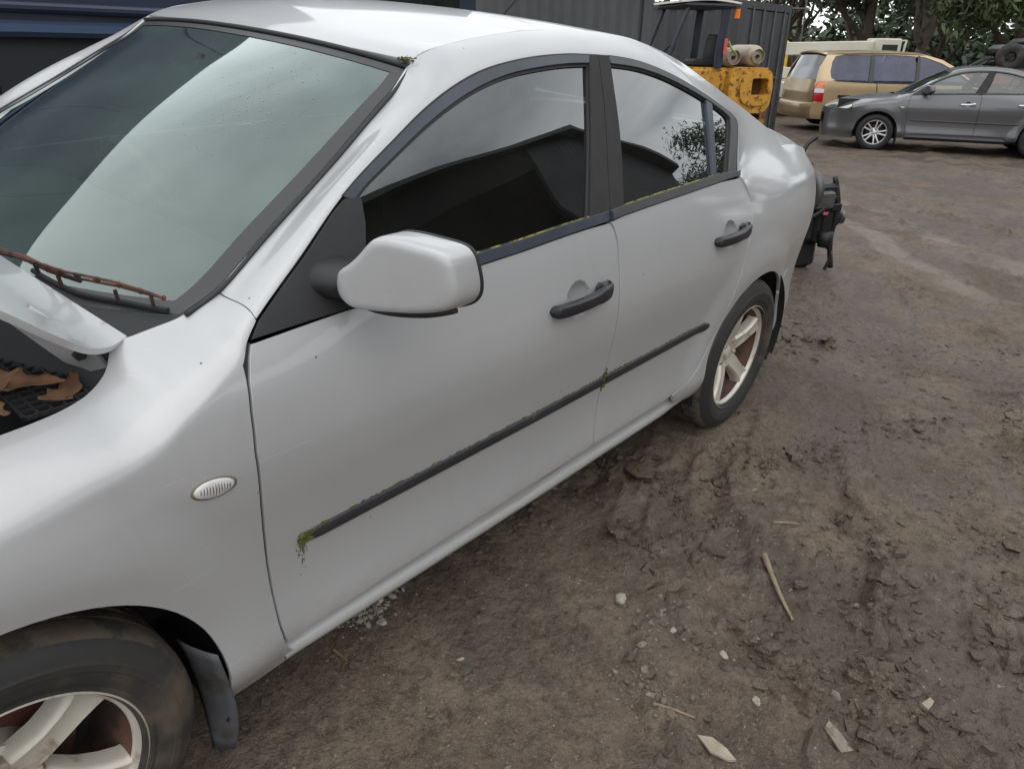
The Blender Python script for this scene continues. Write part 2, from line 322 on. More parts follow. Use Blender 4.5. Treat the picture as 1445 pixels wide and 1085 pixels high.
def wheel(parent,c,M,R=.316,rr=.2095,style='five',side=-1,spin=0.,tw=.098):
    """alloy wheel: tyre, rim barrel, spokes, hub; axis along y, face towards side*y"""
    w=bpy.data.objects.new('wheel',None); link(w,parent); w.location=c; w.rotation_euler=(0,0,0 if side<0 else math.pi)
    b=MB(); tr=[]
    half=tw
    prof=[(rr-.004,-half+.006),(rr+.004,-half-.003),(rr+.012,-half-.009),(rr+.018,-half-.0085),(rr+.022,-half-.012),(rr+.034,-half-.0145),(rr+.046,-half-.0148),(rr+.048,-half-.0165),(rr+.060,-half-.016),(rr+.062,-half-.0142),(R-.040,-half-.012),(R-.026,-half-.008),(R-.012,-half+.004),(R-.004,-half+.018)]
    ys=[-.062,-.052,-.05,-.046,-.044,-.02,-.018,-.012,-.010,.010,.012,.018,.020,.044,.046,.05,.052,.062]
    gr=[0,0,.007,.007,0,0,.008,.008,0,0,.008,.008,0,0,.007,.007,0,0]
    prof+=[(R-g-.0006*abs(y/.06)**2,y) for y,g in zip(ys,gr)]
    prof+=[(r,-h) for r,h in reversed(prof[:14])]
    b.lathe(prof,96); t=b.build('tyre',M['tyre'],w); autosmooth(t,32); t.data.materials.append(M.get('tread',M['tyre']))
    for p in t.data.polygons:
        v=p.center; 
        if math.hypot(v.x,v.z)>R-.014: p.material_index=1
    b=MB(); b.lathe([(rr+.003,-half-.006),(rr+.007,-half-.004),(rr+.0065,-half+.004),(rr-.004,-half+.007),(rr-.011,-half+.013),(rr-.013,-half+.022)],96); autosmooth(b.build('rim',M['alloy'],w),50)
    b=MB(); b.lathe([(rr-.013,-half+.022),(rr-.016,-half+.05),(rr-.022,-.02),(rr-.028,.06),(rr-.01,half-.01),(rr+.004,half)],96)
    autosmooth(b.build('rim_barrel',M['rim'],w),50)
    yf=-half+.006
    if style=='five':
        for k in range(5):
            a=spin+2*math.pi*k/5; ca,sa=math.cos(a),math.sin(a)
            # rows along the spoke: radius, half width, face y ; columns across with a shallow centre valley and chamfered sides
            rows=[(.030,.030,-.052),(.055,.031,-.060),(.085,.028,-.070),(.115,.0255,-.078),(.150,.0265,-.084),(.180,.031,-.088),(.198,.037,-.0895),(.2045,.043,-.090)]
            V=[];F=[]; nC=9
            for r_,hw,yy in rows:
                for u,dy in ((-1.22,.040),(-1.1,.014),(-.97,.004),(-.80,0),(0,.0075*min(1,(r_-.03)/.05)),(.80,0),(.97,.004),(1.1,.014),(1.22,.040)):
                    x=u*hw; V.append((r_*ca-x*sa,yy+dy+(yf+.098),r_*sa+x*ca))
            for i in range(len(rows)-1):
                for j in range(nC-1): F.append((i*nC+j,i*nC+j+1,(i+1)*nC+j+1,(i+1)*nC+j))
            F.append(tuple(reversed(range(nC)))); F.append(tuple((len(rows)-1)*nC+j for j in range(nC)))
            o=MB().add(V,F).build('spoke',M['alloy'],w); autosmooth(o,40)
            # wheel nut in the recess between the spokes
            a2=a+math.pi/5; q=(.0571*math.cos(a2),-.045,.0571*math.sin(a2))
            MB().lathe([(0,-.013),(.008,-.012),(.0105,-.006),(.0105,.012)],6,c=q).build('wheel_nut',M['nut'],w)
    else:
        for k in range(10):
            a=spin+2*math.pi*k/10+(.10 if k%2 else -.10); ca,sa=math.cos(a),math.sin(a); V=[];F=[]
            rows=[(.03,.014,-.066),(.10,.0125,-.082),(.17,.012,-.088),(.206,.014,-.090)]
            for r_,hw,yy in rows:
                for u,dy in ((-1.1,.03),(-1,.002),(-.6,0),(.6,0),(1,.002),(1.1,.03)): V.append((r_*ca-u*hw*sa,yy+dy,r_*sa+u*hw*ca))
            for i in range(3):
                for j in range(5): F.append((i*6+j,i*6+j+1,(i+1)*6+j+1,(i+1)*6+j))
            autosmooth(MB().add(V,F).build('spoke',M['alloy'],w),40)
        for k in range(5):
            a2=2*math.pi*k/5; MB().lathe([(0,-.088),(.008,-.087),(.0105,-.08),(.0105,-.05)],6,c=(.052*math.cos(a2),.006,.052*math.sin(a2))).build('wheel_nut',M['black'],w)
    b=MB(); d0=-.052 if style=='five' else -.078
    b.lathe([(0,d0-.004),(.024,d0-.004),(.027,d0-.002),(.028,d0+.006),(.040,d0+.010),(.052,d0+.014),(.078,d0+.026),(.078,.03)],48); autosmooth(b.build('hub',M['alloy'],w),40)
    b=MB(); b.lathe([(.05,.018),(.142,.018),(.142,.036),(.05,.036)],48); b.build('brake_disc',M['rust'],w)
    b=MB(); b.lathe([(.0,.05),(.185,.05),(.185,.055)],32); b.build('backing_plate',M['black'],w)
    return w
def joinG(gs):
    V=[];F=[];Nn=[];n=0
    for v,f,nn in gs:
        V.append(v); Nn.append(nn); F+=[tuple(i+n for i in q) for q in f]; n+=len(v)
    return np.vstack(V),F,np.vstack(Nn)
def edgeless(g,pred,depth=.012):
    """flange only those free edges for which pred is false"""
    V,F,Nn=g; V2,F2,N2=flange(V,F,Nn,depth); n=len(V); nf=len(F); keep=list(F)
    for f in F2[nf:]:
        base=[i for i in f if i<n]
        if base:
            mid=np.mean([V[i] for i in base],axis=0); bad=pred(mid)
            if not bad: keep.append(f)
            last=bad
        elif not last: keep.append(f)
    return V2,keep,N2
_FL=[(-.45,.70),(-.32,.736),(-.2,.765),(-.1,.780),(0,.792),(.08,.800),(.14,.805),(.19,.811),(.235,.817),(.275,.825),(.31,.836),(.345,.853),(.385,.876),(.43,.905),(.4770,.9365),(.4965,.966),(.526,.994)]
_FTX=[p[0] for p in _FL[:15]]; _FTZ=[p[1] for p in _FL[:15]]
def g_fender():
    ft=[(x,np.interp(x,_FTX,_FTZ)) for x in np.linspace(.4770,-.45,60)]
    g=[p for p in FGAP if p[1]<.93]
    poly=[(.4770,.9365)]+g+[(.505,.300),(.520,.272),(.545,.258),(.548,.243)]+[(.44,.238),(.365,.236)]+arc(ARCH_F,-9,176,44)[0:]+[(-.40,.345),(-.45,.40),(-.455,.60)]+ft[::-1][:-1]
    A=spanel(poly,gap=0,depth=0,step=.02)
    near=lambda m:abs(m[2]-np.interp(m[0],_FTX,_FTZ))<.004 and m[0]<.474 and m[1]<-.7
    A=edgeless(A,near)
    U=np.array([(-.45,-.705,.785),(-.32,-.724,.821),(-.2,-.738,.85),(-.1,-.746,.871),(0,-.752,.888),(.07,-.755,.897),(.13,-.757,.905),(.175,-.757,.9085),(.225,-.751,.9125),(.268,-.735,.918),(.305,-.712,.932),(.342,-.674,.960),(.372,-.681,.9685),(.405,-.690,.9775),(.442,-.700,.988),(.478,-.699,1.0015),(.520,-.6935,1.0155)])
    n0=len(U); t=np.linspace(0,n0-1,180); tt=np.linspace(0,n0-1,8*(n0-1)+1)
    cl=crom(_FL,8); cu=crom(U,8); L2=np.stack([np.interp(t,tt,cl[:,k]) for k in range(2)],-1); Uc=np.stack([np.interp(t,tt,cu[:,k]) for k in range(3)],-1)
    Lc=S(L2[:,0],L2[:,1]); nL=SN(L2[:,0],L2[:,1])
    s=t/t[-1]; nU=np.stack([-.06-.16*s,-.34-.16*sst(.75,1,s),.93-.08*s],-1)
    G=hstrip(Lc,nL,Uc,nU,m=18,kL=1.05,kU=.8)
    v,f,nn=gridpatch(G,0); nn=nn.reshape(G.shape); nn[:,0]=nL; nn[:,1]=(nn[:,1]+nL)/2; nn=nn.reshape(-1,3); nn/=np.linalg.norm(nn,axis=1,keepdims=True)
    B=edgeless((v,f,nn),near,depth=.02)
    return joinG([A,B])
RAIL=[((.528,.997),(.523,-.692,1.018)),((.627,1.064),(.60,-.675,1.065)),((.758,1.158),(.735,-.646,1.144)),((.860,1.217),(.85,-.621,1.211)),((.925,1.25),(.93,-.603,1.261)),((1.004,1.289),(1.015,-.584,1.312)),((1.081,1.321),(1.095,-.566,1.376)),((1.161,1.348),(1.16,-.563,1.401)),((1.23,1.366),(1.235,-.563,1.4155)),((1.318,1.381),(1.32,-.563,1.4285)),((1.443,1.394),(1.445,-.563,1.442)),((1.584,1.40),(1.59,-.563,1.450)),((1.713,1.399),(1.72,-.563,1.452)),((1.804,1.394),(1.82,-.5645,1.4485)),((1.914,1.383),(1.95,-.568,1.438)),((2.05,1.358),(2.11,-.574,1.411)),((2.191,1.321),(2.28,-.581,1.370)),((2.32,1.279),(2.43,-.590,1.322)),((2.423,1.240),(2.55,-.597,1.283)),((2.487,1.205),(2.65,-.603,1.249)),((2.492,1.180),(2.70,-.606,1.233)),((2.462,1.125),(2.75,-.609,1.216)),((2.414,1.048),(2.80,-.612,1.199))]
VALLEY=[((2.60,-.757,1.052),(2.88,-.617,1.171)),((2.80,-.724,1.058),(2.96,-.623,1.143)),((2.97,-.692,1.062),(3.03,-.629,1.116)),((3.07,-.668,1.064),(3.065,-.633,1.10))]
def rail_curves():
    a=crom([p for p,_ in RAIL],6); Ls=S(a[:,0],a[:,1]); nL=SN(a[:,0],a[:,1]); Us=crom([q for _,q in RAIL],6)
    v0=Ls[-1]; VL=crom(np.vstack([v0[None],[p for p,_ in VALLEY]]),6)[1:]; VU=crom(np.vstack([Us[-1][None],[q for _,q in VALLEY]]),6)[1:]
    n2=np.tile([[.05,-.55,.83]],(len(VL),1)); k=np.linspace(0,1,len(VL))[:,None]; n2=nL[-1]*(1-np.minimum(1,k*2))+n2*np.minimum(1,k*2)
    L=np.vstack([Ls,VL]); U=np.vstack([Us,VU]); nn=np.vstack([nL,n2])
    x=U[:,0]; f1=sst(1.0,1.16,x)[:,None]; f2=sst(1.9,2.5,x)[:,None]
    nU=np.array([-.38,-.55,.74])*(1-f1)+f1*(np.array([-.02,-.27,.96])*(1-f2)+np.array([.30,-.42,.85])*f2)
    return L,nn,U,nU
def membrane(G,w,it):
    w=w[1:-1,1:-1,None]
    for _ in range(it):
        a=(G[:-2,1:-1]+G[2:,1:-1]+G[1:-1,:-2]+G[1:-1,2:])/4; G[1:-1,1:-1]=G[1:-1,1:-1]*(1-w)+a*w
    return G
def g_rail():
    L,nL,U,nU=rail_curves(); G=membrane(hstrip(L,nL,U,nU,m=16,kL=1.0,kU=.95),sst(2.15,2.5,U[:,0])[:,None]*np.ones((1,16)),250)
    v,f,nn=gridpatch(G,0); nn=nn.reshape(G.shape); n0=int(len(RAIL)-1)*6+1; nn[:n0,0]=nL[:n0]; nn=nn.reshape(-1,3)
    return flange(v,f,nn,.014)
QZ=.93
def g_quarter():
    g=[p for p in RGAP if p[1]<QZ-.002]; x0=np.interp(QZ,[q[1] for q in RGAP[::-1]],[q[0] for q in RGAP[::-1]])
    ar=arc(ARCH_R,176,33,40)
    poly=[(x0,QZ)]+g+[(2.12,.285),(2.23,.262),(2.285,.262)]+ar+[(3.07,.552),(3.20,.622),(3.36,.690),(3.52,.735)]+[(3.535,.85),(3.52,QZ)]
    A=spanel(poly,gap=0,depth=0,step=.02)
    A=edgeless(A,lambda m:abs(m[2]-QZ)<.004 and m[0]>x0+.004)
    xs=np.linspace(x0,3.52,60); Lc=S(xs,0*xs+QZ); nL=SN(xs,0*xs+QZ)
    L,_,_,_=rail_curves(); n0=(len(RAIL)-1)*6; VL=L[n0:]
    Uc=np.vstack([[(2.430,-Sw(2.43,1.032)-.0,1.034)],VL[2:],[(3.17,-.662,1.060),(3.27,-.660,1.049),(3.36,-.656,1.031),(3.45,-.640,1.004),(3.52,-.610,.965)]])
    Uc=resample(crom(Uc,6),n=60); s=np.linspace(0,1,60)[:,None]
    nU=np.array([.0,-.55,.83])*(1-s)+np.array([.25,-.40,.88])*s
    G=membrane(hstrip(Lc,nL,Uc,nU,m=12,kL=.9,kU=.6),np.ones((60,1))*sst(0,.9,np.linspace(0,1,12))[None,:]*.6,80)
    v,f,nn=gridpatch(G,0); nn=nn.reshape(G.shape); nn[:,0]=nL; nn=nn.reshape(-1,3)
    return joinG([A,flange(v,f,nn,.012)])
def front_door_poly():
    b=[p for p in BELT if .503<p[0]<1.57]
    return FGAP+[(.503,.306),(.515,.3015)]+[(.56,.308),(.66,.316),(.8,.321),(1.1,.325),(1.4,.328),(1.585,.330)]+BGAP[::-1]+b[::-1]
def rear_door_poly():
    b=[p for p in BELT if 1.60<p[0]<2.42]
    return BGAP+[(1.602,.330),(1.8,.329),(2.0,.325)]+RGAP[::-1]+b[::-1]
def g_rocker():
    xs=np.linspace(.506,2.215,120); P=[]
    prof=[(.360,-.016),(.340,-.014),(.322,-.011),(.305,-.009),(.292,-.008),(.283,-.006),(.2765,.001),(.270,.0065),(.262,.0085),(.253,.006),(.246,-.002),(.238,-.012),(.228,-.028),(.215,-.055),(.205,-.09)]
    G=[]
    for x in xs:
        rise=.012*sst(2.05,2.215,x); b=Sw(x,.25)
        G.append([(x,-(b+o),z+rise) for z,o in prof])
    g=gridpatch(np.array(G),0); return gridpatch(np.array(G),0,flip=(np.mean(g[2][:,1])>0))
def ymirror_surface(E,C,n=41,p=2.2,dz=None):
    """surface between an edge curve and its mirror image through a centre line"""
    v=np.linspace(-1,1,n)[None,:]; E=np.asarray(E); C=np.asarray(C); a=np.abs(v)**p
    X=C[:,0:1]*(1-a)+E[:,0:1]*a; Z=C[:,2:3]*(1-a)+E[:,2:3]*a; Y=-E[:,1:2]*v
    return np.stack([X,Y,Z],-1)
def g_roof(ins=.004):
    E=crom([q for q in INNER if 1.09<q[0]<2.3],8); E=resample(E,n=60); E[:,1]+=ins
    C=resample(crom([(1.072,0,1.390),(1.13,0,1.413),(1.25,0,1.446),(1.4,0,1.4665),(1.6,0,1.472),(1.8,0,1.4675),(2.0,0,1.453),(2.25,0,1.416)],8),n=60)
    return ymirror_surface(E,C,n=61)
WSE=[(.448,-.702,.990),(.523,-.692,1.018),(.642,-.666,1.09),(.805,-.631,1.184),(.973,-.593,1.287),(1.03,-.581,1.321),(1.078,-.569,1.358)]
def ws_grid(ins=.006,n=61,off=0.,v0=-1,v1=1,t0=0,t1=1):
    E=resample(crom(WSE,8),n=40); E[:,1]+=ins; C=resample(crom([(.262,0,.952),(.45,0,1.068),(.70,0,1.212),(.9,0,1.312),(1.06,0,1.383)],8),n=40)
    k=np.linspace(t0*39,t1*39,40); E=np.stack([np.interp(k,range(40),E[:,i]) for i in range(3)],-1); C=np.stack([np.interp(k,range(40),C[:,i]) for i in range(3)],-1)
    v=np.linspace(v0,v1,n)[None,:]; a=np.abs(v)**2.2
    G=np.stack([C[:,0:1]*(1-a)+E[:,0:1]*a,-E[:,1:2]*v,C[:,2:3]*(1-a)+E[:,2:3]*a],-1)
    if off:
        du=np.gradient(G,axis=0); dv=np.gradient(G,axis=1); nn=np.cross(du,dv); nn/=np.linalg.norm(nn,axis=2,keepdims=True); G=G+nn*off
    return G
def rw_grid(off=0.,v0=-1,v1=1,t0=0.,t1=1.,n=41):
    E=resample(crom([(2.275,-.578,1.370),(2.5,-.592,1.297),(2.77,-.607,1.208),(2.95,-.619,1.145),(3.055,-.629,1.105)],8),n=30); C=resample(crom([(2.262,0,1.412),(2.5,0,1.335),(2.8,0,1.222),(3.13,0,1.098)],8),n=30)
    k=np.linspace(t0*29,t1*29,30); E=np.stack([np.interp(k,range(30),E[:,i]) for i in range(3)],-1); C=np.stack([np.interp(k,range(30),C[:,i]) for i in range(3)],-1)
    v=np.linspace(v0,v1,n)[None,:]; a=np.abs(v)**2.2
    return np.stack([C[:,0:1]*(1-a)+E[:,0:1]*a,-E[:,1:2]*v,C[:,2:3]*(1-a)+E[:,2:3]*a+off],-1)
def hood_grid():
    E=resample(crom(HOODE,8),n=70); E[:,1]+=.004
    C=np.array([(-.93,0,.70),(-.80,0,.775),(-.5,0,.875),(-.2,0,.925),(.05,0,.948),(.19,0,.962)]); C=resample(crom(C,10),n=70)
    return ymirror_surface(E,C,n=61,p=2.4)
def build_car(root,M,hood=0.,style='five',spin=(0.,0.),steer=0.):
    """four-door car; origin under the front axle, x runs to the rear, visible side at -y"""
    paint=M['paint']
    both('fender','fender',g_fender,paint,root)
    both('quarter_panel','quarter',g_quarter,paint,root)
    both('side_frame','rail',g_rail,paint,root)
    rk=both('rocker_panel','rocker',g_rocker,M['sill'],root)
    fd=both('front_door','fdoor',lambda:spanel([(x+(.0025 if x<.51 and z<.97 else 0),z) for x,z in front_door_poly()],gap=.005,extra=[(_HX[0],_HZ[0],.075,.065,.006)]),paint,root)
    rd=both('rear_door','rdoor',lambda:spanel(rear_door_poly(),gap=.004,extra=[(_HX[1],_HZ[1],.075,.065,.006)]),paint,root)
    # ---- door furniture (sub-parts of each door)
    bm=[(1.712,1.396),(1.679,1.278),(1.623,1.130),(1.584,1.020)]
    gt=[(.792,1.150),(.826,1.172),(.880,1.199),(.935,1.2255),(1.019,1.263),(1.121,1.301),(1.213,1.328),(1.321,1.351),(1.460,1.3655),(1.558,1.3715),(1.654,1.373)]
    gr=[(1.654,1.373),(1.579,1.212),(1.484,1.028)]
    rt=[(1.765,1.372),(1.903,1.361),(2.039,1.338),(2.179,1.303),(2.302,1.266)]; rl=[(1.765,1.372),(1.722,1.202),(1.653,1.034)]
    dl=[(.764,1.1625)]+[p for p in DLO if .80<p[0]<1.67 and p[1]>1.1]+[(1.669,1.3985)]
    dr=[(1.762,1.3965)]+[p for p in DLO if p[0]>1.79]
    ri=rt+[(2.337,1.2535),(2.434,1.207),(2.428,1.19),(2.324,1.049)]
    fr_mats=((0,.13,'seal',.0015),(.13,.76,'frame',.003),(.76,1,'seal',-.004))
    for s in (0,1):
        mir=bool(s); f_,r_=fd[s],rd[s]
        def sub(name,key,fn,mt,par): g=cached(key,fn); return mk(name,g[0],g[1],mt,par,g[2],mirror=mir)
        for k,(a,b,mm,of) in enumerate(fr_mats):
            nm='window_seal' if mm=='seal' else 'window_frame'
            sub(nm,'ff%d'%k,lambda:sstrip(dl,[gt[0]]+gt[1:],off=of,a=a,b=b,m=3 if mm=='seal' else 5,n=90,depth=.01),M[mm],f_)
            sub(nm,'rf%d'%k,lambda:sstrip(dr,ri,off=of,a=a,b=b,m=3 if mm=='seal' else 5,n=110,depth=.01),M[mm if mm=='seal' else 'frame2'],r_)
        sub('pillar_trim','bp0',lambda:sstrip([(1.669,1.397),(1.600,1.240),(1.493,1.022)],[(x-.0025,z) for x,z in bm],off=.003,m=5,n=40,depth=.012),M['pillar'],f_)
        sub('pillar_trim','bp1',lambda:sstrip([(x+.0025,z) for x,z in bm],[(1.764,1.3955),(1.722,1.21),(1.651,1.020)],off=.003,m=5,n=40,depth=.012),M['pillar'],r_)
        sub('window_seal','bs0',lambda:sstrip([(1.654,1.374),(1.579,1.212),(1.484,1.028)],[(1.669,1.396),(1.600,1.240),(1.500,1.022)],off=-.003,m=3,n=40,depth=.008),M['seal'],f_)
        # belt mouldings, a little grime line on their top edge
        bf=[(.742,.9805)]+[p for p in BELT if .75<p[0]<1.6]; br=[(1.589,1.0135)]+[p for p in BELT if p[0]>1.6]
        sub('belt_moulding','bl0',lambda:sstrip(bf+[(1.580,1.0125)],[(x,z+.0215) for x,z in bf]+[(1.580,1.034)],off=.0055,m=5,n=80,depth=.012),M['frame'],f_)
        sub('belt_moulding','bl1',lambda:sstrip(br,[(x,z+.0215) for x,z in br[:-1]]+[(2.428,1.0485)],off=.0055,m=5,n=70,depth=.012),M['frame2'],r_)
        if M.get('moss'):
            sub('grime_line','gl0',lambda:sstrip([(x,z+.0218) for x,z in bf if x>.75],[(x,z+.0255) for x,z in bf if x>.75],off=-.001,m=2,n=60,depth=0),M['moss'],f_)
            sub('grime_line','gl1',lambda:sstrip([(x,z+.0218) for x,z in br if 1.64<x<2.4],[(x,z+.0255) for x,z in br if 1.64<x<2.4],off=-.001,m=2,n=60,depth=0),M['moss'],r_)
        # glass
        fg=[(.745,1.005),(.79,1.10),(.812,1.163)]+gt+gr[1:]+[(1.39,1.018),(1.2,1.012),(1.0,1.005)]
        sub('window_glass','fg',lambda:spanel(fg,off=-.010,gap=-.006,depth=.003,step=.03),M['glass'],f_)
        rg=rl[::-1]+rt[1:]+[(2.226,1.038),(1.98,1.034)]
        sub('window_glass','rg',lambda:spanel(rg,off=-.010,gap=-.006,depth=.003,step=.03),M['glass'],r_)
        qg=[(2.330,1.258),(2.434,1.207),(2.428,1.19),(2.324,1.042),(2.243,1.042)]
        sub('quarter_glass','qg',lambda:spanel(qg,off=-.009,gap=-.004,depth=.003,step=.03),M['glass'],r_)
        sub('glass_divider','gd',lambda:sstrip([(2.296,1.270),(2.226,1.040)],[(2.333,1.258),(2.246,1.040)],off=.001,m=5,n=20,depth=.012),M['frame'],r_)
        # side mouldings
        for key,par,(xa,xb) in (('m0',f_,(.545,1.597)),('m1',r_,(1.611,2.272))):
            def mould(xa=xa,xb=xb,key=key):
                xs=np.linspace(xa,xb,70); G=[]
                for x in xs:
                    e=min(1,((x-xa)/.05) if key=='m0' else 1,((xb-x)/.035) if key=='m1' else 1)**.5 if True else 1
                    zc=.5455-.000*(x); h=.0155*max(.12,e); t=.0085*max(.15,e); row=[]
                    for q,o in ((-1,0),(-.96,.45),(-.75,.82),(-.3,1),(.3,1),(.75,.82),(.96,.45),(1,0)):
                        z=zc+q*h; P=S(x,z)+SN(x,z)*(o*t-.001); row.append(P)
                    G.append(row)
                return gridpatch(np.array(G),0)
            sub('side_moulding','mo'+key,mould,M['mould'],par)
        # handles
        for key,par,hx,hz,x0,x1 in (('h0',f_,_HX[0],_HZ[0],1.286,1.541),('h1',r_,_HX[1],_HZ[1],2.178,2.426)):
            def handle(x0=x0,x1=x1,hz=hz):
                G=[]; n=34
                for i in range(n):
                    t=i/(n-1); x=x0+(x1-x0)*t; z=hz-.004+.008*t
                    h=.0165+.0045*sst(.62,.8,t); h*=min(1,(.15+math.sqrt(min(1,t/.06))))*min(1,.25+math.sqrt(min(1,(1-t)/.03)))/1.0
                    h=min(h,.0215)
                    yo=.012+.024*math.sin(math.pi*min(1,max(0,t)))**.45
                    th=.0135*min(1,.35+math.sqrt(min(1,t/.05)))*min(1,.35+math.sqrt(min(1,(1-t)/.03)))
                    w0=Sw(x0 if t<.5 else x1,z); w0=np.interp(t,[0,1],[Sw(x0,hz),Sw(x1,hz)]); row=[]
                    for k in range(14):
                        a=2*math.pi*k/14; ca,sa=math.cos(a),math.sin(a)
                        row.append((x,-(w0+yo-.008+th*np.sign(ca)*abs(ca)**.6),z+h*np.sign(sa)*abs(sa)**.6))
                    row.append(row[0]); G.append(row)
                g=gridpatch(np.array(G),0); v,f,nn=g
                c=v.reshape(n,15,3).mean(1,keepdims=True); fl=np.sum((v.reshape(n,15,3)-c).reshape(-1,3)*nn)<0
                v,f,nn=gridpatch(np.array(G),0,flip=fl); f=list(f)+[tuple(range(15)),tuple(reversed(range((n-1)*15,n*15)))]
                return v,f,nn
            sub('door_handle','ha'+key,handle,M['handle'],par)
            def sock(x1=x1,hz=hz):
                b=MB(); w0=Sw(x1-.03,hz); b.box((x1-.062,-(w0+.022),hz-.022),(x1-.001,-(w0-.004),hz+.029),bev=.011); return np.array(b.V),b.F,None
            if key=='h0': fixn(mk('lock_barrel',*(lambda b:(np.array(b.V),b.F))(MB().lathe([(0,-.002),(.0055,-.002),(.0065,0),(.0065,.01)],14,c=(x1-.028,-(Sw(x1-.03,hz)+.0225),hz+.002))),M['chrome'],par,smooth=False,mirror=mir).data)
            g=cached('so'+key,sock); fixn(mk('handle_socket',g[0],g[1],M['handle'],par,smooth=False,mirror=mir).data)
        for key,par,ln in (('gs0',f_,FGAP),('gs1',f_,BGAP),('gs2',r_,RGAP)):
            sub('gap_shade_strip',key,lambda:sstrip([(x-.009,z) for x,z in ln],[(x+.009,z) for x,z in ln],off=-.009,m=3,n=60,depth=0),M['seal'],par)  # black strips behind the panel gaps, painted in place of their deep shade
        # sail panel and door mirror
        sp=[(.505,.968),(.530,.9925),(.571,1.020),(.655,1.078),(.736,1.139),(.765,1.1565),(.803,1.157),(.795,1.11),(.752,1.000),(.742,.9785),(.62,.9735)]
        sail=sub('sail_panel','sail',lambda:spanel(sp,off=.005,gap=.001,depth=.014,step=.018),M['plastic'],f_)
        def mirror_shell(lo=0.,hi=1.,sc=1.):
            O=[(-0.8135, 1.0436), (-0.8176, 1.0646), (-0.8377, 1.0828), (-0.8563, 1.1018), (-0.8722, 1.1225), (-0.8865, 1.1377), (-0.9044, 1.1445), (-0.9339, 1.1457), (-0.9691, 1.1429), (-1.0041, 1.1389), (-1.0227, 1.1334), (-1.0349, 1.1205), (-1.0432, 1.0965), (-1.0495, 1.0693), (-1.0485, 1.0481), (-1.0376, 1.0313), (-1.0156, 1.0202), (-0.9738, 1.0092), (-0.9248, 1.0022), (-0.8749, 0.9978), (-0.8433, 0.9986), (-0.8244, 1.0101), (-0.8157, 1.025)]
            O=[(-1.043+(y+1.045)*.88,1.071+(z-1.071)*.96) for y,z in O]
            O=resample(crom(O+[O[0]],5),n=73,closed=False)[:-1]; cc=np.mean(O,axis=0); G=[]
            for k,dx in ((.985,.010),(1.0,.006),(1.0,-.004))+tuple((math.sin(q)**.17,-.006-.050*math.cos(q)**.40) for q in np.linspace(1.52,.0,14)):
                row=[]
                for y,z in O:
                    Y=cc[0]+(y-cc[0])*k; Z=cc[1]+(z-cc[1])*k; row.append((.715+.476*(-Y-.85)+dx+.035*max(0,(Z-1.085)/.06)*0,Y,Z))
                row.append(row[0]); G.append(row)
            a=gridpatch(np.array(G),0); return gridpatch(np.array(G),0,flip=(a[2][73*14:,0].mean()>0))
        g=cached('mirsh',mirror_shell)
        mo=mk('mirror_housing',g[0],g[1],paint,f_,g[2],mirror=mir)
        def mirror_rim():
            g=mirror_shell()[0].reshape(17,73,3); b=MB(); b.tube(g[0][:,:]+np.array([.004,0,-.001]),.0036,8,cap=False)
            low=[p for p in g[2] if p[2]<1.052]; 
            b.tube([g[1][i]+np.array([-.006,.0,-.007]) for i in range(46,71)],[.005+.009*math.sin(math.pi*i/24) for i in range(25)],8); return np.array(b.V),b.F,None
        g=cached('mirrim',mirror_rim); fixn(mk('mirror_rim',g[0],g[1],M['plastic'],f_,mirror=mir).data)
        def mirror_glass():
            g=mirror_shell()[0].reshape(17,73,3)[0]; c=g.mean(0); V=np.vstack([c+(g[:-1]-c)*.97+np.array([-.004,0,0]),[c]]); n=len(V)-1
            return V,[(i,(i+1)%n,n) for i in range(n)],None
        g=cached('mirgl',mirror_glass); mk('mirror_glass',g[0],g[1],M['chrome'],f_,mirror=mir)
        def arm():
            b=MB(); b.tube(crom([(.705,-.775,1.022),(.712,-.805,1.028),(.722,-.830,1.034),(.735,-.855,1.040),(.750,-.880,1.046)],5),[.066-.0018*i for i in range(21)],20)
            V=np.array(b.V); V[:,2]=1.040+(V[:,2]-1.040)*.66; return V,b.F,None
        g=cached('mirarm',arm); fixn(mk('mirror_arm',g[0],g[1],M['plastic'],f_,mirror=mir).data)
        # indicator on the fender
        if not s or True:
            def lens(k=1.,t=.006):
                V=[];F=[];n=28
                for j,(q,o) in enumerate(((1,-.002),(1,.002),(.86,.0048),(.5,.0066),(.0,.0072))):
                    for i in range(n):
                        a=2*math.pi*i/n; x=.381+.037*k*q*math.cos(a)+.0*math.sin(a); z=.7565+.0175*k*q*math.sin(a)-.004*q*math.cos(a)
                        V.append(S(x,z)+SN(x,z)*o*t/.006)
                for j in range(4):
                    for i in range(n): F.append((j*n+i,j*n+(i+1)%n,(j+1)*n+(i+1)%n,(j+1)*n+i))
                return np.array(V),F,None
            g=cached('lens',lens); fe=[o for o in root.children if o.name.startswith('fender')][s]
            fixn(mk('indicator_bezel',*(cached('lens2',lambda:lens(1.12,.003)))[:2],M['grey'],fe,mirror=mir).data)
            fixn(mk('indicator_lens',g[0],g[1],M['lens'],fe,mirror=mir).data)
            rb=MB()
            for q in np.linspace(-.8,.8,11):
                h=.0155*math.sqrt(1-q*q)*.86; xx=.381+.032*q; zz=.7565-.004*q; rb.tube([S(xx,zz+k*h)+SN(xx,zz)*(.0078-.0034*abs(k)**2-.0026*q*q) for k in (-1,-.5,0,.5,1)],.0009,5)
            rb.build('indicator_ribs',M['lensrib'],fe,smooth=True,mirror=mir)
    # ---- roof, screens, lids
    g=cached('roof',lambda:gridpatch(g_roof(),.016,flip=(gridpatch(g_roof(),0)[2][:,2].mean()<0))); roof=mk('roof',*g[:2],paint,root,g[2])
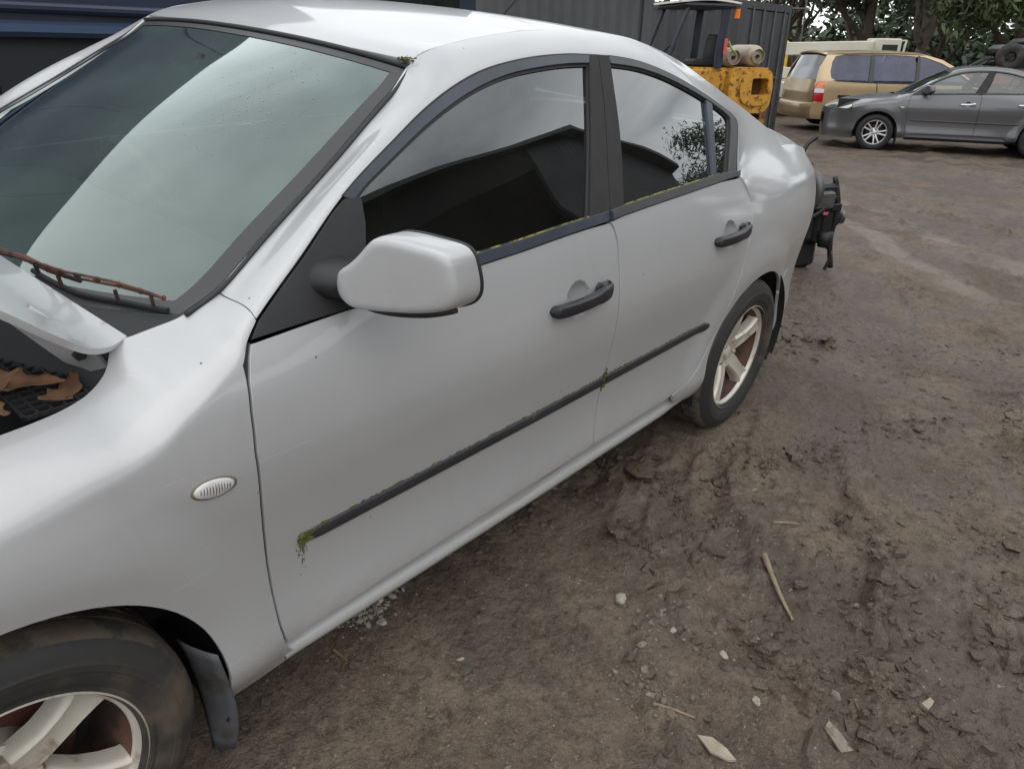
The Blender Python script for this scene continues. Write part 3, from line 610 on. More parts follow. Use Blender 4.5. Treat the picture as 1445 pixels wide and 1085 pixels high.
    def up(G,depth=.006,w=1): 
        a=gridpatch(G,0); return gridpatch(G,depth,flip=(a[2][:,2].mean()<0))
    g=cached('ditch',lambda:up(np.stack([resample(crom([q for q in INNER if 1.085<q[0]<2.3],6),n=60)+np.array([0,dy,dz]) for dy,dz in ((-.010,-.011),(.0,-.0075),(.012,-.011))],1),0))
    mk('roof_ditch_strip',*g[:2],M['seal'],roof,g[2]); mk('roof_ditch_strip',*g[:2],M['seal'],roof,g[2],mirror=True)
    g=cached('ws',lambda:up(ws_grid(),.004)); ws=mk('windscreen',*g[:2],M['screen'],root,g[2])
    for key,a in (('wf0',dict(v0=-1,v1=-.945,n=6,off=.0012)),('wf1',dict(v0=.945,v1=1,n=6,off=.0012)),('wf2',dict(t0=0,t1=.05,off=.0014)),('wf3',dict(t0=.975,t1=1,off=.0014))):
        g=cached(key,lambda:up(ws_grid(**a),0)); mk('screen_border',*g[:2],M['frit'],ws,g[2])
    b=MB(); G=ws_grid(ins=.0); b.tube(G[-1]+np.array([.008,0,.006]),.0065,8); b.tube(G[:,0]+np.array([.004,-.004,.002]),.0045,8); b.tube(G[:,-1]+np.array([.004,.004,.002]),.0045,8)
    b.build('screen_seal',M['seal'],ws,smooth=True)
    g=cached('rw',lambda:up(rw_grid(),.004)); rw=mk('rear_window',*g[:2],M['screen'],root,g[2])
    for key,a in (('rf_0',dict(v0=-1,v1=-.93,n=6,off=.002)),('rf_1',dict(v0=.93,v1=1,n=6,off=.002)),('rf_2',dict(t0=0,t1=.06,off=.002)),('rf_3',dict(t0=.94,t1=1,off=.002))):
        g=cached(key,lambda:up(rw_grid(**a),0)); mk('screen_border',*g[:2],M['frit'],rw,g[2])
    def boot():
        E=resample(crom([(3.08,-.655,1.066),(3.16,-.656,1.0615),(3.27,-.654,1.0485),(3.36,-.650,1.0295),(3.45,-.634,1.002),(3.53,-.60,.955),(3.555,-.56,.88),(3.56,-.54,.74)],8),n=50)
        C=resample(crom([(3.14,0,1.082),(3.26,0,1.092),(3.40,0,1.097),(3.52,0,1.092),(3.575,0,1.065),(3.61,0,.99),(3.625,0,.88),(3.625,0,.72)],8),n=50)
        return up(ymirror_surface(E,C,n=41,p=3),.014)
    g=cached('boot',boot); bl=mk('boot_lid',*g[:2],paint,root,g[2])
    # rear lamps and bumper
    def rlamp():
        q=[(3.525,.755),(3.53,.93),(3.50,.972),(3.60,.94),(3.615,.755)]
        G=np.array([[(3.525,-Sw(3.525,z),z),(3.55,-.66,z),(3.57,-.62,z),(3.58,-.56,z)] for z in np.linspace(.755,.945,10)]); a=gridpatch(G,0); return gridpatch(G,0,flip=a[2][:,0].mean()<0)
    both('tail_lamp','rlamp',rlamp,M['red'],root)
    def rbump():
        zs=np.linspace(.255,.735,16); G=[]
        P0=lambda z:[(x,-Sw(x,z),z) for x in np.linspace(max(2.64+1.17*math.sqrt(max(.0,.355**2-(z-.31)**2)),2.98 if z<.54 else np.interp(z,[.552,.622,.69,.735],[3.075,3.205,3.365,3.52])),3.50,14)]
        for z in zs:
            row=P0(z); e=row[-1]; row+=[(3.54+.0,e[1]+.03,z),(3.58,e[1]+.09,z),(3.62,e[1]+.2,z),(3.655,e[1]+.40,z),(3.665,0,z)]; G.append(row)
        a=gridpatch(np.array(G),0); return gridpatch(np.array(G),.012,flip=a[2][:,1].mean()>0)
    both('rear_bumper','rbump',rbump,paint,root)
    # hood, front bumper, head lamps
    G=hood_grid(); piv=np.array([.36,0,.935]); Rm=roty(math.radians(hood)); up_=lambda V:(np.asarray(V)-piv)@Rm.T+piv
    g=up(G,0); fl=gridpatch(G,0)[2][:,2].mean()<0
    g=gridpatch(G,.012,flip=fl); V=up_(g[0]); Nn=np.asarray(g[2])@Rm.T; bo=mk('bonnet',V,g[1],paint,root,Nn)
    Gi=G[3:-1,2:-2]-np.array([0,0,.024]); g=gridpatch(Gi,0,flip=not fl); mk('bonnet_underside',up_(g[0]),g[1],M['under'],bo,np.asarray(g[2])@Rm.T)
    def fbump():
        zs=np.linspace(.19,.70,18); G=[]
        for z in zs:
            x0=-.345-.0 if z<.4 else -.46; xa=-math.sqrt(max(0,.379**2-(z-.31)**2)) if z<.62 else -.46; xa=min(xa,-.30); xa=max(xa,-.46) if z>.40 else xa
            t=np.linspace(xa,-.80,14); row=[(x,-Sw(x,max(z,.24)),z) for x in t]; e=row[-1]; k=sst(.15,.3,z)*.02
            row+=[(-.86-k,e[1]+.10,z),(-.90-k,e[1]+.22,z),(-.925-k,e[1]*.35,z),(-.935-k,0,z)]; G.append(row)
        a=gridpatch(np.array(G),0); return gridpatch(np.array(G),.012,flip=a[2][:,1].mean()>0)
    both('front_bumper','fbump',fbump,paint,root)
    def hlamp():
        G=[]
        for t in np.linspace(0,1,12):
            x=-.46-.34*t; zt=np.interp(x,[-.8,-.7,-.62,-.45],[.668,.70,.722,.782])-.004; zb=np.interp(t,[0,.3,1],[.735,.675,.625]); row=[]
            for q in np.linspace(0,1,7):
                z=zb+(zt-zb)*q; row.append((x-.004*math.sin(math.pi*q),-(Sw(x,z)-.06*q**2),z))
            G.append(row)
        a=gridpatch(np.array(G),0); return gridpatch(np.array(G),0,flip=a[2][:,1].mean()>0)
    both('head_lamp','hlamp',hlamp,M['lens'],root)
    b=MB(); b.box((-.958,-.42,.42),(-.945,.42,.60)); b.build('grille',M['black'],root)
    # ---- wheels and arches
    for (x,sp,i) in ((0,spin[0],0),(2.64,spin[1],1)):
        for sd in (-1,1):
            w=wheel(root,(x,sd*.762,.308),M,style=style,side=sd,spin=sp)
            b=MB(); c=ARCH_F if i==0 else ARCH_R; A=arc((c[0],c[1],c[2]+.012),-18,198,40); b.add([(p,sd*y,q) for y in (.856,.845,.62,.50) for p,q in A],[(k*40+j,k*40+j+1,(k+1)*40+j+1,(k+1)*40+j) for k in range(3) for j in range(39)]+[tuple(3*40+j for j in range(40))])
            b.build('wheel_arch_liner',M['black'],root,smooth=False)
    # ---- mud flaps
    for sd in (-1,1):
        for (x0,z0,z1,wd) in ((.322,.40,.10,.9),(3.03,.46,.14,1.)):
            b=MB(); n=12; V=[]; yo=.884 if x0<1 else .85
            for i in range(n):
                t=i/(n-1); z=z0+(z1-z0)*t; xx=x0+(.030*math.sin(t*2.0) if x0<1 else .05*t); k=1-.62*max(0,t-.35)**2/.42; yc=yo-.075
                for q in range(6): f=q/5; V.append((xx+.030*f**1.5,sd*(yo-.010-.088*(1-f)*k-.014*(1-k)*3),z))
            b.add(V,[(i*6+j,i*6+j+1,(i+1)*6+j+1,(i+1)*6+j) for i in range(n-1) for j in range(5)])
            o=b.build('mud_flap',M['flap'],root,smooth=True); sm=o.modifiers.new('thick','SOLIDIFY'); sm.thickness=.003
    # ---- shell inside the skin, floor, engine bay sides
    b=MB(); xs=np.linspace(.40,2.25,24)
    for sd in (-1,1):
        V=[]; 
        for z in (.24,.45,.70,.93):
            V+=[(x,sd*(Sw(x,z)-.035),z) for x in xs]
        b.add(V,[(k*24+j,k*24+j+1,(k+1)*24+j+1,(k+1)*24+j) for k in range(3) for j in range(23)])
        b.box((-.70,sd*.60-.01,.30),(.42,sd*.60+.01,.86)); b.box((3.0,sd*.62-.01,.3),(3.5,sd*.62+.01,.9))
    b.box((-.80,-.60,.22),(.42,.60,.24)); b.box((.40,-.80,.235),(2.30,.80,.255)); b.box((2.25,-.62,.30),(3.5,.62,.32)); b.box((.40,-.66,.24),(.43,.66,.90)); b.box((2.25,-.62,.25),(2.28,.62,.95))
    b.build('underbody',M['black'],root)
    return dict(fd=fd,rd=rd,roof=roof,ws=ws,bonnet=bo,hoodpt=up_)
def build_interior(root,M):
    b=MB(); G=[]
    for y in np.linspace(-.66,.66,21):
        G.append([(.33,y,.93),(.45,y,.955),(.62,y,.965),(.78,y,.945),(.86,y,.90),(.88,y,.78),(.84,y,.55)])
    V=np.array(G).reshape(-1,3); F=[(i*7+j,i*7+j+1,(i+1)*7+j+1,(i+1)*7+j) for i in range(20) for j in range(6)]
    o=b.add(V,F).build('dashboard',M['dash'],root,smooth=True)
    for y in (-.36,.36):
        for x0 in (1.18,2.02):
            s=bpy.data.objects.new('seat',None); link(s,root)
            MB().box((x0-.16,y-.25,.42),(x0+.34,y+.25,.58),bev=.05).build('seat_cushion',M['seat'],s,smooth=True)
            MB().box((x0+.26-.06,y-.24,.52),(x0+.26+.07,y+.24,1.10),rot=roty(math.radians(18)),bev=.05).build('seat_back',M['seat'],s,smooth=True)
            MB().box((x0+.42-.05,y-.13,1.13),(x0+.42+.05,y+.13,1.30),rot=roty(math.radians(14)),bev=.04).build('headrest',M['seat'],s,smooth=True)
    t=np.linspace(0,2*math.pi,40); P=np.stack([0*t,.185*np.cos(t),.185*np.sin(t)],-1)@roty(math.radians(-24)).T+np.array([.93,.36,.90])
    b=MB(); b.tube(P,.014,8,cap=False); b.box((.90,.31,.86),(.94,.41,.94),bev=.01); b.tube([(.93,.20,.90),(.93,.52,.90)],.013,6); b.tube([(.93,.36,.90),(.97,.36,.73)],.013,6)
    b.build('steering_wheel',M['dash'],root,smooth=True)
    b=MB(); b.box((.905,-.12,1.235),(.93,.12,1.30),rot=rotz(.1),bev=.01); b.tube([(.91,0,1.29),(.93,0,1.33)],.01,6); b.build('interior_mirror',M['dash'],root)
    MB().box((1.10,-.53,1.352),(2.2,.53,1.36)).build('roof_lining',M['seat'],root)
    MB().box((2.55,-.6,1.0),(3.05,.6,1.02)).build('parcel_shelf',M['dash'],root)
def pm(name,col,metal=.50,rough=.40,dirt=.5,dcol=(.20,.17,.12)):
    """aged metallic paint: flake sparkle in the roughness, clear coat, faint grime"""
    m=mat(name,col,rough,metal,coat=.7,coat_r=.07,vary=.03,scale=2.2,rvar=.04)
    t=m.node_tree; n=t.nodes; l=t.links; b=n['Principled BSDF']; src=b.inputs['Base Color'].links[0].from_socket
    tcn=n.new('ShaderNodeTexCoord'); mpn=n.new('ShaderNodeMapping'); mpn.inputs['Scale'].default_value=(5,5,1.3); l.new(tcn.outputs['Object'],mpn.inputs[0])
    a=n.new('ShaderNodeTexNoise'); a.inputs['Scale'].default_value=3; a.inputs['Detail'].default_value=10; a.inputs['Roughness'].default_value=.7; l.new(mpn.outputs[0],a.inputs['Vector'])
    mr=n.new('ShaderNodeMapRange'); l.new(a.outputs['Fac'],mr.inputs[0]); mr.inputs[1].default_value=.55; mr.inputs[2].default_value=.85; mr.inputs[3].default_value=0; mr.inputs[4].default_value=.25*dirt
    x=n.new('ShaderNodeMix'); x.data_type='RGBA'; l.new(mr.outputs[0],x.inputs[0]); l.new(src,x.inputs[6]); x.inputs[7].default_value=(*dcol,1); l.new(x.outputs[2],b.inputs['Base Color'])
    # thrown-up mud film along the bottom of the panels
    sz=n.new('ShaderNodeSeparateXYZ'); l.new(tcn.outputs['Object'],sz.inputs[0]); zr=n.new('ShaderNodeMapRange'); zr.interpolation_type='SMOOTHSTEP'; l.new(sz.outputs[2],zr.inputs[0]); zr.inputs[1].default_value=.46; zr.inputs[2].default_value=.22; zr.inputs[3].default_value=0; zr.inputs[4].default_value=1
    sn=n.new('ShaderNodeTexNoise'); sn.inputs['Scale'].default_value=14; sn.inputs['Detail'].default_value=6; sn.inputs['Roughness'].default_value=.75; l.new(tcn.outputs['Object'],sn.inputs['Vector'])
    sr=n.new('ShaderNodeMapRange'); l.new(sn.outputs['Fac'],sr.inputs[0]); sr.inputs[1].default_value=.42; sr.inputs[2].default_value=.72; sr.inputs[3].default_value=0; sr.inputs[4].default_value=.55*dirt
    sm_=n.new('ShaderNodeMath'); sm_.operation='MULTIPLY'; l.new(zr.outputs[0],sm_.inputs[0]); l.new(sr.outputs[0],sm_.inputs[1])
    xs_=n.new('ShaderNodeMix'); xs_.data_type='RGBA'; l.new(sm_.outputs[0],xs_.inputs[0]); l.new(x.outputs[2],xs_.inputs[6]); xs_.inputs[7].default_value=(.16,.125,.09,1); x=xs_
    # faint rubbed scratches
    sp=n.new('ShaderNodeMapping'); sp.inputs['Scale'].default_value=(2.2,2.2,70); sp.inputs['Rotation'].default_value=(0,.35,0); l.new(tcn.outputs['Object'],sp.inputs[0]); sc2=n.new('ShaderNodeTexNoise'); sc2.inputs['Scale'].default_value=2.2; sc2.inputs['Detail'].default_value=3; l.new(sp.outputs[0],sc2.inputs['Vector'])
    sq=n.new('ShaderNodeMapRange'); l.new(sc2.outputs['Fac'],sq.inputs[0]); sq.inputs[1].default_value=.70; sq.inputs[2].default_value=.76; sq.inputs[3].default_value=0; sq.inputs[4].default_value=.30
    xq=n.new('ShaderNodeMix'); xq.data_type='RGBA'; l.new(sq.outputs[0],xq.inputs[0]); l.new(x.outputs[2],xq.inputs[6]); xq.inputs[7].default_value=(.62,.62,.62,1); x=xq
    # specks of dirt
    v=n.new('ShaderNodeTexVoronoi'); v.inputs['Scale'].default_value=26; l.new(tcn.outputs['Object'],v.inputs['Vector'])
    lt=n.new('ShaderNodeMath'); lt.operation='LESS_THAN'; lt.inputs[1].default_value=.055; l.new(v.outputs['Distance'],lt.inputs[0])
    gt=n.new('ShaderNodeMath'); gt.operation='GREATER_THAN'; gt.inputs[1].default_value=.93; sx=n.new('ShaderNodeSeparateColor'); l.new(v.outputs['Color'],sx.inputs[0]); l.new(sx.outputs[0],gt.inputs[0])
    an=n.new('ShaderNodeMath'); an.operation='MULTIPLY'; l.new(lt.outputs[0],an.inputs[0]); l.new(gt.outputs[0],an.inputs[1])
    y=n.new('ShaderNodeMix'); y.data_type='RGBA'; l.new(an.outputs[0],y.inputs[0]); l.new(x.outputs[2],y.inputs[6]); y.inputs[7].default_value=(.10,.085,.06,1); l.new(y.outputs[2],b.inputs['Base Color'])
    return m
black=mat('black_plastic',(.012,.012,.013),.75)
CM=dict(paint=pm('silver_paint',(.415,.416,.418),metal=.28,rough=.42),sill=mat('sill_paint',(.42,.42,.415),.42,.35,coat=.5,vary=.05,col2=(.25,.21,.16),thr=(.50,.85),scale=4,streak=(1,4,14)),
 seal=mat('rubber_seal',(.014,.014,.015),.6,vary=.2),frame=mat('window_frame_bluish',(.040,.048,.064),.36,vary=.25,scale=9),frame2=mat('window_frame_grey',(.055,.055,.056),.42,vary=.2,scale=9),  # front frames bluish dark grey, rear frames neutral grey
 pillar=mat('pillar_vinyl',(.016,.015,.014),.72,vary=.25,scale=30,bump=.3,bscale=300),glass=glass('tinted_glass',(.10,.11,.11),diff=.015,refl=1.3),screen=glass('screen_glass',(.62,.76,.70),diff=.13,refl=1.25,dcol=(.28,.40,.35),gcol=(.85,.96,.92)),
 frit=mat('frit_black',(.028,.027,.027),.42),mould=mat('moulding_black',(.020,.021,.024),.5,vary=.3,scale=12,col2=(.10,.11,.03),thr=(.62,.80)),handle=mat('handle_black',(.016,.016,.018),.42,vary=.2),
 plastic=mat('mirror_plastic',(.013,.013,.014),.5,vary=.25,scale=14,bump=.15,bscale=400),chrome=mat('mirror_silver',(.8,.82,.84),.05,1.),lens=mat('clear_lens',(.55,.55,.54),.18,coat=.8,bump=.8,bscale=150),lensrib=mat('lens_rib',(.16,.11,.09),.3,vary=.4,scale=60),grey=mat('grime_ring',(.16,.12,.08),.7),
 tyre=mat('tyre_rubber',(.022,.021,.020),.72,vary=.3,scale=5,col2=(.095,.072,.05),thr=(.50,.72),bump=.25,bscale=120),rim=mat('rim_barrel_rust',(.10,.048,.032),.7,.1,col2=(.035,.025,.02),thr=(.42,.60),scale=9,vary=.3),tread=mat('tread_mud',(.085,.066,.048),.9,vary=.35,scale=14,col2=(.028,.025,.022),thr=(.46,.62),bump=.6,bscale=90),alloy=mat('spoke_alloy',(.54,.51,.44),.42,.30,coat=.2,vary=.08,col2=(.27,.13,.075),thr=(.56,.72),scale=11),
 nut=mat('nut_steel',(.38,.33,.25),.5,.6,vary=.2,scale=40),rust=mat('rusty_disc',(.10,.035,.018),.8,col2=(.03,.015,.012),scale=14),black=black,flap=mat('flap_rubber',(.075,.078,.085),.55,vary=.2,col2=(.05,.045,.04),scale=12),
 red=mat('lamp_red',(.35,.01,.012),.15,coat=1),under=mat('bonnet_inside',(.42,.42,.42),.5,.4,vary=.2),moss=mat('moss_line',(.24,.22,.05),.9,vary=.4,scale=30,col2=(.03,.03,.02),thr=(.45,.60)),dash=mat('dash_grey',(.030,.031,.032),.8),seat=mat('seat_cloth',(.045,.045,.047),.9))
TILT=math.radians(4.8)
silver=thing('silver_sedan','silver sedan with tinted windows and its bonnet propped open in the foreground','car',rot=(TILT,0,0))
B1=build_car(silver,CM,hood=46.,spin=(math.radians(43),math.radians(28)))
build_interior(silver,CM)
# ------------------------------------------------------------------ ground: muddy yard as one sheet
def hash2(ix,iy,seed):
    h=(ix.astype(np.int64)*374761393+iy.astype(np.int64)*668265263+seed*1442695041)&0xffffffff
    h=((h^(h>>13))*1274126177)&0xffffffff; h=h^(h>>16); return (h&0xffffff)/float(0xffffff)
def vnoise(x,y,seed=0):
    ix=np.floor(x); iy=np.floor(y); fx=x-ix; fy=y-iy; ix=ix.astype(np.int64); iy=iy.astype(np.int64)
    u=fx*fx*fx*(fx*(fx*6-15)+10); v=fy*fy*fy*(fy*(fy*6-15)+10)
    a=hash2(ix,iy,seed); b=hash2(ix+1,iy,seed); c=hash2(ix,iy+1,seed); d=hash2(ix+1,iy+1,seed)
    return (a*(1-u)+b*u)*(1-v)+(c*(1-u)+d*u)*v
def fbm(x,y,o=4,seed=0,g=.5):
    s=0;a=1;t=0
    for k in range(o): s=s+a*(vnoise(x*2**k+17.3*k,y*2**k-9.1*k,seed+k)-.5); t+=a; a*=g
    return s/t*2
def ridged(x,y,o=4,seed=0):
    s=0;a=1;t=0
    for k in range(o):
        n=1-np.abs(2*vnoise(x*2.03**k+5.1*k,y*2.03**k+3.7*k,seed+k)-1); s=s+a*n*n; t+=a; a*=.5
    return s/t
RIDGES=dict(a=[(2.41,-.68),(2.29,-.93),(2.16,-1.07),(1.99,-1.14),(1.83,-1.18),(1.58,-1.23),(1.38,-1.27),(1.23,-1.32),(1.14,-1.41),(1.05,-1.53)],b=[(2.49,-1.05),(2.52,-1.15),(2.65,-1.24),(2.79,-1.31)],b2=[(2.35,-1.48),(2.31,-1.55),(2.13,-1.66),(1.99,-1.7),(1.83,-1.7)],c=[(1.7,-1.76),(1.65,-1.83),(1.6,-1.9),(1.59,-1.98),(1.55,-2.09)],d=[(2.59,-1.84),(2.42,-1.92),(2.25,-1.98),(2.19,-2.03)],d2=[(2.2,-1.97),(2.09,-2.02),(1.98,-2.02),(1.96,-2.06)],e=[(1.56,-1.44),(1.54,-1.52),(1.53,-1.59),(1.48,-1.68),(1.45,-1.74)],e2=[(1.66,-1.75),(1.56,-1.82),(1.46,-1.83),(1.42,-1.87)],f=[(1.99,-.59),(2.07,-.73),(2.09,-.87),(2.02,-1.0)],g=[(1.39,-.5),(1.5,-.59),(1.69,-.62),(1.95,-.65)],h=[(11.5,3.2),(10.4,1.9),(9.85,.67),(9.14,-.2),(8.03,-1.18),(6.6,-2.4)],h2=[(10.2,2.2),(8.77,.66),(7.51,-.38),(6.37,-1.42),(5.2,-2.4)],m=[(9.0,2.4),(7.6,.9),(6.3,-.2),(5.1,-1.2),(4.2,-2.0)],i=[(3.13,-1.34),(3.17,-1.48),(3.41,-1.53)],j=[(3.91,-1.72),(3.31,-1.86)],k=[(3.58,-.64),(3.83,-.73),(3.89,-.9)],l=[(1.67,-.98),(1.66,-1.05),(1.72,-1.08)])
RH=dict(m=.02,a=.016,b=.018,b2=.022,c=.020,d=.030,d2=.03,e=.014,e2=.018,f=.012,g=.020,h=.035,h2=.026,i=.014,j=.035,k=.02,l=.016)
def gbase(x,y):
    g=.16*np.tanh(y/1.9); k=sst(3.5,13,x); return g*(1-k)-.30*k
def ridge_field(x,y):
    wx=x+.05*fbm(x*6,y*6,3,41); wy=y+.05*fbm(x*6,y*6,3,57); tot=np.zeros_like(x); lump=(.25+1.25*np.clip(.5+1.2*fbm(x*15,y*15,4,71),0,1))*np.clip(.75+1.3*fbm(x*1.9,y*1.9,3,37),.1,1.4)
    for k,P in RIDGES.items():
        P=np.array(P); d=np.full(x.shape,9.)
        lo=P.min(0)-.6; hi=P.max(0)+.6; msk=(x>lo[0])&(x<hi[0])&(y>lo[1])&(y<hi[1])
        if not msk.any(): continue
        X=wx[msk]; Y=wy[msk]; dm=np.full(X.shape,9.)
        for a,b in zip(P[:-1],P[1:]):
            ab=b-a; t=np.clip(((X-a[0])*ab[0]+(Y-a[1])*ab[1])/(ab@ab),0,1); dm=np.minimum(dm,np.hypot(X-a[0]-t*ab[0],Y-a[1]-t*ab[1]))
        w=.030 if k not in('h','h2','j','m') else .10
        tot[msk]=np.maximum(tot[msk],1.35*RH[k]*np.exp(-(dm/w)**2))
    return tot*lump
def gh(x,y,fine=True):
    x=np.atleast_1d(np.asarray(x,float)); y=np.atleast_1d(np.asarray(y,float))
    z=gbase(x,y)+.020*fbm(x*.8,y*.8,3,3)+ridge_field(x,y)
    rw=np.clip(sst(1.45,2.1,x)+sst(1.18,1.55,-y),.10,1.)
    rough=rw*np.clip(.55+.9*fbm(x*1.7,y*1.7,3,23),.15,1.1)
    u_=x*.92+y*.39; v_=-x*.39+y*.92; wob=.25*fbm(x*1.5,y*1.5,3,19)
    rut=ridged(u_*1.1+wob,v_*4.6+wob*4,3,47)-.45; lum=.55+.75*vnoise(u_*17+2*wob,v_*15,83)
    z=z+rw*np.clip(.2+1.5*fbm(x*.9+3,y*.9,2,29),0,1)*.072*np.maximum(rut,-.25)*lum
    z=z+rough*(.014*fbm(x*5,y*5,4,9)+.036*(ridged(x*9+.8*fbm(x*4,y*4,2,5),y*9,4,31)-.45)*np.clip(.35+1.8*fbm(x*2.3,y*2.3,2,77),0,1))
    z=z+.0065*rough*1.5*fbm(x*24,y*24,3,13)+.0022*fbm(x*60,y*60,2,15)
    far=np.clip((x-2.6)/1.5,0,1)*np.clip(.3+1.7*fbm(x*.7,y*.7,3,53),0,1)
    z=z+far*.030*(ridged(x*3.2+.7*fbm(x*1.4,y*1.4,2,7),y*3.8,4,66)-.42)
    for (ax,ay,bx,by,lw) in ((3.4,-1.32,1.35,-2.12,.085),(3.9,-1.62,1.9,-2.36,.085),(2.9,-.80,1.7,-1.30,.07)):   # tread prints
        dx,dy=bx-ax,by-ay; L=math.hypot(dx,dy); s_=((x-ax)*dx+(y-ay)*dy)/L; d_=(-(x-ax)*dy+(y-ay)*dx)/L+.05*fbm(x*1.3,y*1.3,2,101)
        k=np.exp(-(d_/lw)**4)*np.clip(.35+1.6*fbm(x*1.6,y*1.6,2,111),0,1)*(s_>0)*(s_<L)
        lug=np.tanh(3*np.sin(2*math.pi*(s_/.052+np.abs(d_)*9)))*.5
        z=z+k*(-.014+.011*lug)+.016*np.exp(-((np.abs(d_)-lw*1.25)/.022)**2)*np.clip(.2+1.4*vnoise(x*19,y*19,121),0,1)*(s_>0)*(s_<L)*np.clip(.35+1.6*fbm(x*1.6,y*1.6,2,111),0,1)
    fx=x>4; z=z+np.where(fx,.03*np.clip((x-4)/3,0,1)*(ridged(x*.55+y*.9,(y*.9-x*.2)*2.2,3,61)-.4),0)
    for wx_,wy_ in ((0,-.76),(2.64,-.76)):   # flattened under the near tyres
        k=np.exp(-(((x-wx_)/.22)**2+((y-wy_)/.16)**2)**2); z=z*(1-k)+k*(math.tan(math.radians(4.8))*y+.004)
    return z
def graded(lo,f0,f1,hi,step,grow=1.045,mx=4.):
    a=list(np.arange(f0,f1,step)); s=step; v=f1
    while v<hi: a.append(v); s=min(s*grow,mx); v+=s
    a.append(hi); s=step; v=f0-step*grow; b=[]
    while v>lo: b.append(v); s=min(s*1.08,mx); v-=s
    b.append(lo); return np.array(b[::-1]+a)
gxs=graded(-60,.35,4.3,160,.011,1.012); gys=graded(-70,-2.35,-.35,120,.011,1.03)
GX,GY=np.meshgrid(gxs,gys,indexing='ij'); GZ=gh(GX.ravel(),GY.ravel())
nx,ny=GX.shape; me=bpy.data.meshes.new('ground'); me.vertices.add(nx*ny); me.vertices.foreach_set('co',np.stack([GX.ravel(),GY.ravel(),GZ],-1).ravel())
ii=(np.arange(nx-1)[:,None]*ny+np.arange(ny-1)[None,:]).ravel(); quads=np.stack([ii,ii+ny,ii+ny+1,ii+1],-1)
me.loops.add(quads.size); me.loops.foreach_set('vertex_index',quads.ravel()); me.polygons.add(len(quads)); me.polygons.foreach_set('loop_start',np.arange(len(quads))*4); me.polygons.foreach_set('loop_total',np.full(len(quads),4)); me.update(calc_edges=True); me.validate()
me.polygons.foreach_set('use_smooth',np.ones(len(quads),bool))
